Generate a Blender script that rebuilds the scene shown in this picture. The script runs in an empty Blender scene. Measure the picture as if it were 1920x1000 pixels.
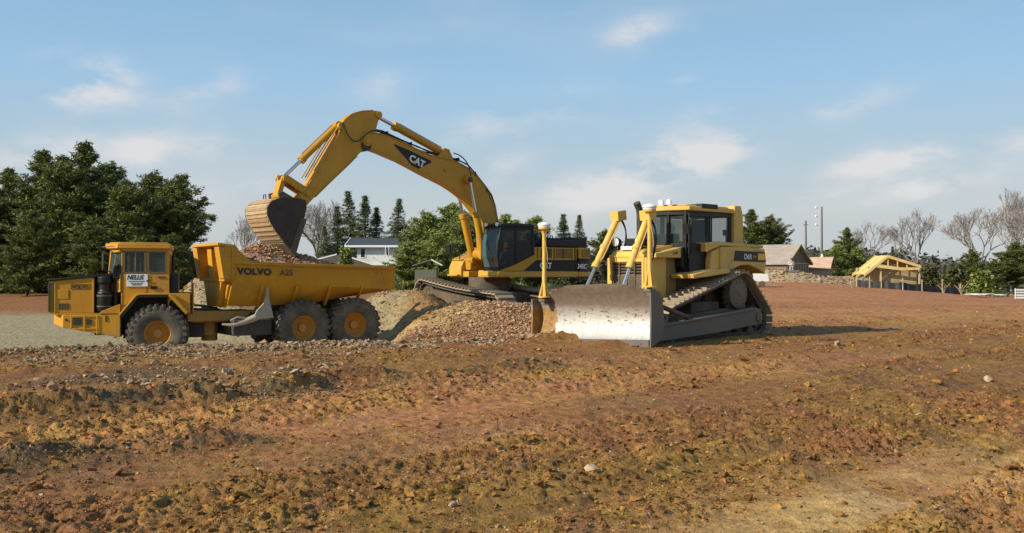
import bpy, bmesh, math, random
import numpy as np
from mathutils import Vector, Matrix

R = math.radians
scene = bpy.context.scene
COL = scene.collection
random.seed(7)

# ------------------------------------------------------------------ camera
cam_d = bpy.data.cameras.new('camera')
cam = bpy.data.objects.new('camera', cam_d)
COL.objects.link(cam)
cam_d.lens = 35; cam_d.sensor_width = 36
cam_d.clip_end = 5000
cam.location = (0, 0, 1.65)
cam.rotation_euler = (R(90.46), 0, 0)
scene.camera = cam
scene.view_settings.view_transform = 'Standard'
scene.view_settings.look = 'None'
scene.view_settings.exposure = 0.3

# ------------------------------------------------------------------ sun + sky
SUN = Vector((-0.885, -0.465, 0.0)).normalized()
ELEV = R(29)
sdir = Vector((SUN.x * math.cos(ELEV), SUN.y * math.cos(ELEV), math.sin(ELEV)))
sl = bpy.data.lights.new('sun', 'SUN'); sl.energy = 4.7; sl.angle = R(0.55); sl.color = (1.0, 0.90, 0.73)
so = bpy.data.objects.new('sun', sl); COL.objects.link(so)
so.rotation_euler = (-sdir).to_track_quat('-Z', 'Y').to_euler()
so.location = (-30, -20, 40)

world = bpy.data.worlds.new('World'); scene.world = world; world.use_nodes = True
wt = world.node_tree; wt.nodes.clear()
def wn(t, **k):
    n = wt.nodes.new(t)
    for a, b in k.items(): setattr(n, a, b)
    return n
wout = wn('ShaderNodeOutputWorld'); bg = wn('ShaderNodeBackground')
bg.inputs['Strength'].default_value = 0.1
sky = wn('ShaderNodeTexSky', sky_type='NISHITA', sun_disc=False)
sky.sun_elevation = ELEV; sky.sun_rotation = math.atan2(sdir.x, sdir.y)
sky.air_density = 1.0; sky.dust_density = 1.5; sky.ozone_density = 1.0
tc = wn('ShaderNodeTexCoord')
def wmath(op, a, b=None, c=None):
    n = wn('ShaderNodeMath', operation=op)
    for i, v in enumerate((a, b, c)):
        if v is None: continue
        if isinstance(v, (int, float)): n.inputs[i].default_value = v
        else: wt.links.new(v, n.inputs[i])
    return n.outputs[0]
def wvec(op, a, b):
    n = wn('ShaderNodeVectorMath', operation=op)
    for i, v in enumerate((a, b)):
        if isinstance(v, tuple): n.inputs[i].default_value = v
        else: wt.links.new(v, n.inputs[i])
    return n
DIR = tc.outputs['Generated']
nz = wn('ShaderNodeTexNoise'); nz.inputs['Scale'].default_value = 9; nz.inputs['Detail'].default_value = 7; nz.inputs['Roughness'].default_value = .58
sc = wvec('MULTIPLY', DIR, (1, 1, 2.3)); wt.links.new(sc.outputs[0], nz.inputs['Vector'])
nz2 = wn('ShaderNodeTexNoise'); nz2.inputs['Scale'].default_value = 2.6; nz2.inputs['Detail'].default_value = 5; nz2.inputs['Roughness'].default_value = .55
sc2 = wvec('MULTIPLY', DIR, (1, 1, 2.6)); wt.links.new(sc2.outputs[0], nz2.inputs['Vector'])
# cloud banks: direction (as tangent offsets u, v), half sizes, strength
def cdir(px, py):
    return Vector(((px - 960) / 1866.7, 1, (515 - py) / 1866.7)).normalized()
CL = [(165, 160, 68, 34, 1.0), (282, 278, 44, 24, .75), (395, 276, 40, 20, .5), (70, 285, 90, 26, .75), (110, 100, 50, 22, .25),
      (385, 165, 66, 30, .42), (720, 170, 60, 34, .35), (1060, 205, 70, 30, .32), (1190, 62, 48, 20, .6), (1240, 318, 125, 34, 1.0), (1330, 288, 50, 18, .7), (940, 312, 60, 30, .5), (900, 235, 110, 40, .38),
      (1610, 190, 66, 20, .5), (1690, 300, 90, 24, .95), (1755, 345, 90, 20, .8), (1540, 360, 50, 20, .45), (1150, 385, 160, 26, .35),
      (1900, 270, 50, 20, .4), (480, 350, 90, 30, .3), (1290, 235, 100, 36, .36), (980, 375, 160, 26, .3), (1280, 150, 26, 10, .3), (1430, 420, 120, 30, .3)]
acc = None
for (px, py, rx, rz, s) in CL:
    c = cdir(px, py)
    d = wvec('SUBTRACT', DIR, tuple(c))
    # shear so that the banks climb slightly to the right
    dt = wvec('DOT_PRODUCT', d.outputs[0], (-0.2, 0, 1.0))
    dx = wvec('DOT_PRODUCT', d.outputs[0], (1.0, 0, 0))
    dy = wvec('DOT_PRODUCT', d.outputs[0], (0, 1.0, 0))
    a = wmath('MULTIPLY', dt.outputs['Value'], 1866.7 / rz)
    b = wmath('MULTIPLY', dx.outputs['Value'], 1866.7 / rx)
    e = wmath('MULTIPLY', dy.outputs['Value'], 8.0)
    q = wmath('MULTIPLY_ADD', a, a, wmath('MULTIPLY_ADD', b, b, wmath('MULTIPLY', e, e)))
    g = wmath('MULTIPLY', wmath('EXPONENT', wmath('MULTIPLY', q, -0.8)), s)
    acc = g if acc is None else wmath('ADD', acc, g)
nn = wmath('SUBTRACT', nz.outputs['Fac'], 0.28)
nn = wmath('MULTIPLY', wmath('SUBTRACT', nn, .09), 5.0)
dens = wmath('MULTIPLY', acc, nn)
thin = wn('ShaderNodeMapRange'); thin.inputs['From Min'].default_value = .44; thin.inputs['From Max'].default_value = .74
thin.inputs['To Min'].default_value = 0; thin.inputs['To Max'].default_value = .36; wt.links.new(nz2.outputs['Fac'], thin.inputs['Value'])
dens = wmath('ADD', dens, thin.outputs[0])
sm = wn('ShaderNodeMapRange', interpolation_type='SMOOTHSTEP'); sm.inputs['From Min'].default_value = 0.04; sm.inputs['From Max'].default_value = .85
sm.inputs['To Max'].default_value = 0.9
wt.links.new(dens, sm.inputs['Value'])
# real air near the ground is whiter than the clear-sky model: mix a little haze by elevation
sep = wn('ShaderNodeSeparateXYZ'); wt.links.new(DIR, sep.inputs[0])
hz = wn('ShaderNodeMapRange', interpolation_type='SMOOTHSTEP'); hz.inputs['From Min'].default_value = -0.02; hz.inputs['From Max'].default_value = .26
hz.inputs['To Min'].default_value = .95; hz.inputs['To Max'].default_value = .85
wt.links.new(sep.outputs['Z'], hz.inputs['Value'])
ramp = wn('ShaderNodeValToRGB')
stops = [(0.0, (.45, .475, .485)), (.06, (.455, .50, .52)), (.13, (.35, .475, .575)), (.19, (.285, .465, .65)), (.27, (.225, .40, .58)), (.75, (.13, .26, .44))]
while len(ramp.color_ramp.elements) < len(stops): ramp.color_ramp.elements.new(.5)
for e_, (p_, c_) in zip(ramp.color_ramp.elements, stops): e_.position = p_; e_.color = (*c_, 1)
wt.links.new(sep.outputs['Z'], ramp.inputs[0])
sc10 = wvec('MULTIPLY', ramp.outputs[0], (10, 10, 10))
mx = wn('ShaderNodeMix', data_type='RGBA'); wt.links.new(hz.outputs[0], mx.inputs['Factor'])
wt.links.new(sky.outputs[0], mx.inputs[6]); wt.links.new(sc10.outputs[0], mx.inputs[7])
mx2 = wn('ShaderNodeMix', data_type='RGBA'); wt.links.new(sm.outputs[0], mx2.inputs['Factor'])
wt.links.new(mx.outputs[2], mx2.inputs[6]); mx2.inputs[7].default_value = (6.2, 6.1, 6.15, 1)
wt.links.new(mx2.outputs[2], bg.inputs['Color']); wt.links.new(bg.outputs[0], wout.inputs[0])

# ------------------------------------------------------------------ helpers
def setp(o, label=None, cat=None, group=None, kind=None):
    if label: o['label'] = label
    if cat: o['category'] = cat
    if group: o['group'] = group
    if kind: o['kind'] = kind
    return o

def thing(name, label, cat, loc=(0, 0, 0), rotz=0.0, group=None):
    o = bpy.data.objects.new(name, None); COL.objects.link(o)
    o.empty_display_size = .3
    o.location = loc; o.rotation_euler = (0, 0, rotz)
    return setp(o, label, cat, group)

def copy_thing(src, loc, rotz, scale=None, label=None, group=None):
    c = src.copy(); COL.objects.link(c); c.location = loc; c.rotation_euler = (0, 0, rotz)
    if scale: c.scale = scale
    if label: c['label'] = label
    if group: c['group'] = group
    for ch in src.children:
        k = ch.copy(); COL.objects.link(k); k.parent = c
        for g in ch.children:
            kk = g.copy(); COL.objects.link(kk); kk.parent = k
    return c

DEFM = [Matrix.Identity(4)]
class MB:
    def __init__(s, M=None):
        s.v = []; s.f = []; s.m = []; s.M = M or DEFM[0].copy()
    def add(s, vs, fs, mat=0):
        b = len(s.v)
        s.v.extend([s.M @ Vector(p) for p in vs])
        for f in fs: s.f.append([b + i for i in f]); s.m.append(mat)
        return s
    def box(s, x0, x1, y0, y1, z0, z1, mat=0):
        vs = [(x, y, z) for x in (x0, x1) for y in (y0, y1) for z in (z0, z1)]
        return s.add(vs, [(0, 1, 3, 2), (4, 6, 7, 5), (0, 4, 5, 1), (2, 3, 7, 6), (0, 2, 6, 4), (1, 5, 7, 3)], mat)
    def obox(s, c, sx, sy, sz, rot=None, mat=0):
        M = Matrix.Translation(c) @ (rot or Matrix.Identity(4))
        vs = [M @ Vector((x, y, z)) for x in (-sx / 2, sx / 2) for y in (-sy / 2, sy / 2) for z in (-sz / 2, sz / 2)]
        return s.add(vs, [(0, 1, 3, 2), (4, 6, 7, 5), (0, 4, 5, 1), (2, 3, 7, 6), (0, 2, 6, 4), (1, 5, 7, 3)], mat)
    def prism(s, pts, axis, a, b, mat=0):
        n = len(pts)
        def P(p, t):
            return {'y': (p[0], t, p[1]), 'x': (t, p[0], p[1]), 'z': (p[0], p[1], t)}[axis]
        vs = [P(p, a) for p in pts] + [P(p, b) for p in pts]
        fs = [tuple(range(n)), tuple(range(2 * n - 1, n - 1, -1))] + [(i, (i + 1) % n, n + (i + 1) % n, n + i) for i in range(n)]
        return s.add(vs, fs, mat)
    def plate(s, quad, t, mat=0):
        # thick plate from a 3D polygon
        q = [Vector(p) for p in quad]; n = (q[1] - q[0]).cross(q[2] - q[1]).normalized() * t
        k = len(q); vs = q + [p + n for p in q]
        return s.add(vs, [tuple(range(k)), tuple(range(2 * k - 1, k - 1, -1))] + [(i, (i + 1) % k, k + (i + 1) % k, k + i) for i in range(k)], mat)
    def frame(s, pts, axis, a, b, w, mat=0):
        # ring frame along a polygon outline (2D pts), width w towards the centroid
        n = len(pts); cx = sum(p[0] for p in pts) / n; cy = sum(p[1] for p in pts) / n
        inn = []
        for i in range(n):
            p0 = Vector(pts[i - 1]); p1 = Vector(pts[i]); p2 = Vector(pts[(i + 1) % n])
            d1 = (p1 - p0).normalized(); d2 = (p2 - p1).normalized()
            n1 = Vector((-d1.y, d1.x)); n2 = Vector((-d2.y, d2.x))
            if n1.dot(Vector((cx, cy)) - p1) < 0: n1 = -n1
            if n2.dot(Vector((cx, cy)) - p1) < 0: n2 = -n2
            m = (n1 + n2); m = m / max(.3, (1 + n1.dot(n2)))
            inn.append(p1 + m * w)
        def P(p, t):
            return {'y': (p[0], t, p[1]), 'x': (t, p[0], p[1]), 'z': (p[0], p[1], t)}[axis]
        vs = [P(p, a) for p in pts] + [P(p, a) for p in inn] + [P(p, b) for p in pts] + [P(p, b) for p in inn]
        fs = []
        for i in range(n):
            j = (i + 1) % n
            fs += [(i, j, n + j, n + i), (2 * n + i, 3 * n + i, 3 * n + j, 2 * n + j), (i, 2 * n + i, 2 * n + j, j), (n + i, n + j, 3 * n + j, 3 * n + i)]
        return s.add(vs, fs, mat)
    def tube(s, pts, r, n=10, mat=0, caps=True):
        pts = [Vector(p) for p in pts]; k = len(pts)
        rs = r if isinstance(r, (list, tuple)) else [r] * k
        vs = []; up = None
        for i, p in enumerate(pts):
            t = (pts[min(i + 1, k - 1)] - pts[max(i - 1, 0)]).normalized()
            if up is None:
                a = Vector((0, 0, 1)) if abs(t.z) < .9 else Vector((1, 0, 0))
                up = t.cross(a).normalized()
            up = (up - t * up.dot(t))
            if up.length < 1e-6: up = t.orthogonal()
            up.normalize(); w = t.cross(up)
            for j in range(n):
                an = 2 * math.pi * j / n
                vs.append(p + (up * math.cos(an) + w * math.sin(an)) * rs[i])
        fs = [(i * n + j, i * n + (j + 1) % n, (i + 1) * n + (j + 1) % n, (i + 1) * n + j) for i in range(k - 1) for j in range(n)]
        if caps: fs += [tuple(range(n - 1, -1, -1)), tuple((k - 1) * n + j for j in range(n))]
        return s.add(vs, fs, mat)
    def lathe(s, prof, origin, axis, n=32, mat=0):
        # prof: list of (radius, height along axis); closed loop if first==last
        ax = Vector(axis).normalized(); u = ax.orthogonal().normalized(); w = ax.cross(u); o = Vector(origin)
        vs = []
        for (r, h) in prof:
            for j in range(n):
                a = 2 * math.pi * j / n
                vs.append(o + ax * h + (u * math.cos(a) + w * math.sin(a)) * max(r, 1e-4))
        fs = [(i * n + j, i * n + (j + 1) % n, (i + 1) * n + (j + 1) % n, (i + 1) * n + j) for i in range(len(prof) - 1) for j in range(n)]
        return s.add(vs, fs, mat)
    def loft(s, rings, mat=0, closed=True, caps=True):
        n = len(rings[0]); vs = [p for r in rings for p in r]; fs = []
        m = n if closed else n - 1
        for i in range(len(rings) - 1):
            for j in range(m):
                fs.append((i * n + j, i * n + (j + 1) % n, (i + 1) * n + (j + 1) % n, (i + 1) * n + j))
        if caps and closed: fs += [tuple(range(n - 1, -1, -1)), tuple((len(rings) - 1) * n + j for j in range(n))]
        return s.add(vs, fs, mat)
    def split(s, key, name, mats, parent=None, bevel=0, T=None, **kw):
        # one object per group of connected pieces; key(centre) says which group a piece belongs to
        par = list(range(len(s.v)))
        def find(i):
            while par[i] != i: par[i] = par[par[i]]; i = par[i]
            return i
        for f in s.f:
            for i in f[1:]: par[find(i)] = find(f[0])
        Ti = T.inverted() if T else None; cen = {}
        for i, v in enumerate(s.v): cen.setdefault(find(i), []).append(v)
        kk = {}
        for k, vs in cen.items():
            c = sum(vs, Vector()) / len(vs); kk[k] = key(Ti @ c if Ti else c)
        out = []
        for g in sorted(set(kk.values())):
            b = MB(); mp = {}
            for f, m in zip(s.f, s.m):
                if kk[find(f[0])] != g: continue
                nf = []
                for i in f:
                    if i not in mp: mp[i] = len(b.v); b.v.append(s.v[i])
                    nf.append(mp[i])
                b.f.append(nf); b.m.append(m)
            out.append(b.build(name, mats, parent, bevel, **kw))
        return out
    def build(s, name, mats, parent=None, bevel=0, seg=2, smooth=36):
        me = bpy.data.meshes.new(name)
        me.from_pydata([tuple(p) for p in s.v], [], s.f)
        if not isinstance(mats, (list, tuple)): mats = [mats]
        for m in mats: me.materials.append(m)
        me.polygons.foreach_set('material_index', s.m)
        bm = bmesh.new(); bm.from_mesh(me); bmesh.ops.recalc_face_normals(bm, faces=bm.faces); bm.to_mesh(me); bm.free()
        if smooth:
            me.polygons.foreach_set('use_smooth', [True] * len(me.polygons))
            me.set_sharp_from_angle(angle=R(smooth))
        me.update()
        o = bpy.data.objects.new(name, me); COL.objects.link(o)
        if parent: o.parent = parent
        if bevel:
            b = o.modifiers.new('bevel', 'BEVEL'); b.width = bevel; b.segments = seg; b.limit_method = 'ANGLE'; b.angle_limit = R(40)
        return o

def lettering(txt, size, loc, xdir, ydir, mat, parent, name='lettering', shear=0, bold=0.0, squash=1.0, depth=.004, space=1.0):
    cu = bpy.data.curves.new(name, 'FONT'); cu.body = txt; cu.size = size; cu.extrude = depth; cu.shear = shear; cu.offset = bold
    cu.space_character = space
    t = bpy.data.objects.new(name, cu); COL.objects.link(t)
    dg = bpy.context.evaluated_depsgraph_get()
    me = bpy.data.meshes.new_from_object(t.evaluated_get(dg))
    bpy.data.objects.remove(t)
    X = Vector(xdir).normalized(); Y = Vector(ydir).normalized(); Z = X.cross(Y)
    M = Matrix(((X.x * squash, Y.x, Z.x, loc[0]), (X.y * squash, Y.y, Z.y, loc[1]), (X.z * squash, Y.z, Z.z, loc[2]), (0, 0, 0, 1)))
    me.transform(M); me.materials.clear(); me.materials.append(mat)
    o = bpy.data.objects.new(name, me); COL.objects.link(o); o.parent = parent
    return o

# ------------------------------------------------------------------ materials
def mat(name):
    m = bpy.data.materials.new(name); m.use_nodes = True
    nt = m.node_tree; b = nt.nodes['Principled BSDF']
    return m, nt, b
def N(nt, t, **k):
    n = nt.nodes.new(t)
    for a, v in k.items():
        if hasattr(n, a) and not a in ('Scale', 'Detail', 'Roughness'): setattr(n, a, v)
        else: n.inputs[a].default_value = v
    return n
def noise(nt, scale, detail=4, rough=.55, vec=None, coord='Object', stretch=None):
    n = nt.nodes.new('ShaderNodeTexNoise'); n.inputs['Scale'].default_value = scale
    n.inputs['Detail'].default_value = detail; n.inputs['Roughness'].default_value = rough
    t = nt.nodes.new('ShaderNodeTexCoord'); src = vec or t.outputs[coord]
    if stretch:
        mp = nt.nodes.new('ShaderNodeMapping'); mp.inputs['Scale'].default_value = stretch[:3]
        if len(stretch) > 3: mp.inputs['Rotation'].default_value = (0, 0, stretch[3])
        nt.links.new(src, mp.inputs['Vector']); src = mp.outputs[0]
    nt.links.new(src, n.inputs['Vector'])
    return n.outputs['Fac']
def rampf(nt, src, a, b, lo=0.0, hi=1.0):
    n = nt.nodes.new('ShaderNodeMapRange'); n.inputs['From Min'].default_value = a; n.inputs['From Max'].default_value = b
    n.inputs['To Min'].default_value = lo; n.inputs['To Max'].default_value = hi
    nt.links.new(src, n.inputs['Value']); return n.outputs[0]
def mixc(nt, fac, a, b):
    n = nt.nodes.new('ShaderNodeMix'); n.data_type = 'RGBA'
    for s, v in ((n.inputs['Factor'], fac), (n.inputs[6], a), (n.inputs[7], b)):
        if isinstance(v, (int, float)): s.default_value = v
        elif isinstance(v, tuple): s.default_value = v if len(v) == 4 else (*v, 1)
        else: nt.links.new(v, s)
    return n.outputs[2]
def mth(nt, op, a, b=None):
    n = nt.nodes.new('ShaderNodeMath'); n.operation = op
    for i, v in enumerate((a, b)):
        if v is None: continue
        if isinstance(v, (int, float)): n.inputs[i].default_value = v
        else: nt.links.new(v, n.inputs[i])
    return n.outputs[0]
def bump(nt, b, h, strength=.4, dist=.02):
    n = nt.nodes.new('ShaderNodeBump'); n.inputs['Strength'].default_value = strength; n.inputs['Distance'].default_value = dist
    nt.links.new(h, n.inputs['Height']); nt.links.new(n.outputs[0], b.inputs['Normal'])

DUST = (.27, .17, .085)
def painted(name, col, dirt=.3, rough=.42, dcol=DUST, metal=0, low=None, scale=1.4, spec=.5):
    m, nt, b = mat(name)
    n1 = noise(nt, scale, 6, .62); n2 = noise(nt, scale * 9, 4, .65)
    s = mth(nt, 'ADD', mth(nt, 'MULTIPLY', n1, .65), mth(nt, 'MULTIPLY', n2, .35))
    f = rampf(nt, s, .60 - dirt * .32, .80 - dirt * .2)
    if low:   # mud that sits on the lower parts: heights in the thing's own frame
        t = nt.nodes.new('ShaderNodeTexCoord'); sx = nt.nodes.new('ShaderNodeSeparateXYZ'); nt.links.new(t.outputs['Object'], sx.inputs[0])
        z = mth(nt, 'ADD', sx.outputs['Z'], mth(nt, 'MULTIPLY', n1, .9))
        g = rampf(nt, z, low + .45, low + .05, 0, low and .85)
        f = mth(nt, 'MAXIMUM', f, g)
    f = mth(nt, 'MULTIPLY', f, .8)
    n3 = noise(nt, scale * .45, 3, .5)
    base = mixc(nt, rampf(nt, n3, .35, .7), tuple(c * .86 for c in col), tuple(min(1, c * 1.07) for c in col))
    # rain streaks and grime running down
    n4 = noise(nt, scale * 6, 4, .6, stretch=(1, 1, .12))
    base = mixc(nt, rampf(nt, n4, .52, .8, 0, .45 * min(1, dirt * 2)), base, tuple(c * .45 for c in col))
    chips = rampf(nt, noise(nt, scale * 16, 5, .75), .66, .70, 0, min(1, dirt * 2.2))
    base = mixc(nt, chips, base, (.10, .055, .03))
    # dust that has settled on whatever faces up
    geo = nt.nodes.new('ShaderNodeNewGeometry'); sn = nt.nodes.new('ShaderNodeSeparateXYZ'); nt.links.new(geo.outputs['True Normal'], sn.inputs[0])
    up = mth(nt, 'MULTIPLY', rampf(nt, sn.outputs['Z'], .35, .95), rampf(nt, n2, .3, .6, .15, .75))
    f = mth(nt, 'MAXIMUM', f, mth(nt, 'MULTIPLY', up, min(1, .3 + dirt)))
    nt.links.new(mixc(nt, f, base, dcol), b.inputs['Base Color'])
    nt.links.new(rampf(nt, f, 0, .6, rough, .85), b.inputs['Roughness'])
    b.inputs['Metallic'].default_value = metal; b.inputs['Specular IOR Level'].default_value = spec
    bump(nt, b, n2, .12 + dirt * .2, .01)
    return m
def plain(name, col, rough=.5, metal=0, spec=.5, nscale=6, var=.25, bmp=.1):
    m, nt, b = mat(name)
    n1 = noise(nt, nscale, 5, .6)
    nt.links.new(mixc(nt, rampf(nt, n1, .3, .7), tuple(c * (1 - var) for c in col), tuple(min(1, c * (1 + var)) for c in col)), b.inputs['Base Color'])
    b.inputs['Roughness'].default_value = rough; b.inputs['Metallic'].default_value = metal; b.inputs['Specular IOR Level'].default_value = spec
    if bmp: bump(nt, b, n1, bmp, .01)
    return m
M = {}
M['ex_yel'] = painted('excavator_yellow', (.52, .265, .016), .22, .45, spec=.35)
M['ex_yel2'] = painted('excavator_yellow_clean', (.56, .31, .035), .12, .42)
M['dz_yel'] = painted('dozer_yellow', (.74, .46, .095), .30, .55, low=1.2, dcol=(.36, .25, .13))
M['tr_yel'] = painted('truck_yellow', (.60, .285, .018), .28, .5, low=.9, spec=.35)
M['bed_yel'] = painted('bed_yellow', (.56, .27, .016), .30, .55, spec=.35, dcol=(.26, .14, .06), low=1.25)
M['black'] = painted('black_paint', (.012, .012, .012), .2, .45, dcol=(.09, .07, .045), spec=.35)
M['black_clean'] = plain('black_panel', (.008, .008, .009), .35, spec=.3)
M['dark'] = painted('greasy_dark_metal', (.035, .033, .03), .5, .6, dcol=(.12, .09, .06))
M['under'] = painted('muddy_undercarriage', (.05, .04, .028), .75, .8, dcol=(.20, .14, .08))
M['shoe'] = painted('track_shoe_steel', (.30, .24, .17), .75, .6, dcol=(.42, .32, .21))
M['shoe_dark'] = painted('track_shoe_dark', (.07, .058, .045), .6, .75, dcol=(.20, .15, .10))
M['rubber'] = painted('dusty_tyre_rubber', (.035, .033, .03), .85, .85, dcol=(.20, .16, .11), scale=3)
M['chrome'] = plain('chrome_rod', (.62, .62, .64), .22, 1.0, bmp=0, var=.08)
M['hose'] = plain('rubber_hose', (.02, .02, .021), .5)
M['rim'] = painted('rim_orange', (.55, .24, .02), .4, .55, scale=4)
M['white'] = plain('white_plastic', (.78, .78, .76), .35, var=.05)
M['white_ink'] = plain('white_lettering', (.75, .75, .72), .5, var=.1)
M['ink'] = plain('dark_lettering', (.022, .018, .014), .5)
M['faded'] = plain('faded_brown_lettering', (.13, .06, .02), .55)
M['ylw_ink'] = plain('yellow_lettering', (.75, .45, .03), .5)
M['arm'] = painted('worn_grey_arm', (.13, .115, .095), .35, .6, dcol=(.20, .14, .08))
M['skin'] = plain('skin', (.50, .29, .20), .55, var=.06)
M['lens'] = plain('lamp_glass', (.75, .77, .78), .12, var=.05, bmp=0)
def glass(name, col, alpha, rough=.05):
    m, nt, b = mat(name)
    b.inputs['Base Color'].default_value = (*col, 1); b.inputs['Roughness'].default_value = rough
    b.inputs['Specular IOR Level'].default_value = .35; b.inputs['Alpha'].default_value = alpha
    return m
M['glass'] = glass('tinted_glass', (.006, .014, .014), .52)
M['glass_light'] = glass('cab_glass', (.10, .17, .17), .42)
M['win'] = plain('dark_window', (.03, .035, .045), .12, bmp=0)
# ------------------------------------------------------------------ numeric noise for the terrain
def _hash(ix, iy, seed):
    n = (ix.astype(np.int64) * 374761393 + iy.astype(np.int64) * 668265263 + seed * 1442695041) & 0x7fffffff
    n = ((n ^ (n >> 13)) * 1274126177) & 0x7fffffff
    return ((n ^ (n >> 16)) & 0xffff) / 65535.0
def vn(x, y, seed=0):
    ix = np.floor(x); iy = np.floor(y); fx = x - ix; fy = y - iy
    fx = fx * fx * fx * (fx * (fx * 6 - 15) + 10); fy = fy * fy * fy * (fy * (fy * 6 - 15) + 10)
    a = _hash(ix, iy, seed); b = _hash(ix + 1, iy, seed); c = _hash(ix, iy + 1, seed); d = _hash(ix + 1, iy + 1, seed)
    return (a + (b - a) * fx) * (1 - fy) + (c + (d - c) * fx) * fy
def fbm(x, y, o=4, seed=0, g=.5):
    s = 0; a = 1; t = 0
    for i in range(o):
        c, sn = math.cos(i * 1.1), math.sin(i * 1.1)
        s = s + a * vn(x * c - y * sn + i * 17.3, x * sn + y * c - i * 9.1, seed + i); t += a; a *= g; x = x * 2.03; y = y * 2.03
    return s / t
def sst(t): t = np.clip(t, 0, 1); return t * t * (3 - 2 * t)
def gauss(X, Y, cx, cy, rx, ry, rot=0):
    c, s = math.cos(rot), math.sin(rot); dx = X - cx; dy = Y - cy
    u = (dx * c + dy * s) / rx; v = (-dx * s + dy * c) / ry
    return np.exp(-(u * u + v * v))
def edge_d(X, Y):
    return (X + 3.2) * (-.351) + (Y - 24.3 - .7 * (vn(X * .35, Y * 0 + 3, 5) - .5)) * .936
def low_mask(X, Y):
    return sst(edge_d(X, Y) / 2.2) * sst((-2.6 - X) / 1.6 + np.clip((Y - 40) / 20, 0, 1) * -0) * sst((84 - Y) / 30)
def macro(X, Y):
    h = .88 * sst((Y - 30) / 62) * np.exp(-((X - .27 * Y) / 17) ** 2)
    h = h - .62 * sst((Y - 30) / 60) * sst((X - 26) / 16) - .09 * sst((Y - 19) / 4) * sst((2 - X) / 3) * sst((30 - Y) / 4)
    h = h - .78 * low_mask(X, Y)
    ed = edge_d(X, Y)
    h = h + .05 * np.exp(-((ed + .5) / .9) ** 2) * sst((-.5 - X) / 2) * (.5 + 1.0 * vn(X * 1.1, Y * 1.1, 77))
    # heaps round the excavator and behind the truck
    h = h + .58 * gauss(X, Y, -1.55, 31.0, 2.3, 1.5, .15) + .16 * gauss(X, Y, .3, 30.6, 1.6, 1.1)
    h = h + .34 * gauss(X, Y, -.7, 34.6, 4.2, 3.2)
    h = h + 1.35 * gauss(X, Y, -4.9, 35.2, 2.1, 2.2) + .9 * gauss(X, Y, -3.9, 33.6, 1.3, 1.1)
    h = h + 2.35 * gauss(X, Y, -12.2, 39.5, 1.6, 1.7) + 1.0 * gauss(X, Y, -10.2, 37.5, 1.5, 1.2)
    h = h + .25 * gauss(X, Y, 1.6, 31.5, 2.0, 1.4)
    # spoil in front of the blade
    h = h + .17 * gauss(X, Y, 1.0, 24.4, 1.5, .5, .75) + .10 * gauss(X, Y, 2.2, 23.0, .9, .35, .8)
    # spoil heaps before the unfinished houses
    for (cx, cy, a, rx, ry) in ((27, 98, .95, 4.0, 3), (33, 99, .6, 3, 3), (24, 100, .5, 3, 3), (39.5, 101, .5, 5, 3), (36, 104, .8, 3, 3)):
        h = h + a * gauss(X, Y, cx, cy, rx, ry) * (.75 + .5 * vn(X * .6, Y * .6, 9))
    return h
def pq(X, Y): return (X + Y) * .7071, (X - Y) * .7071
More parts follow.
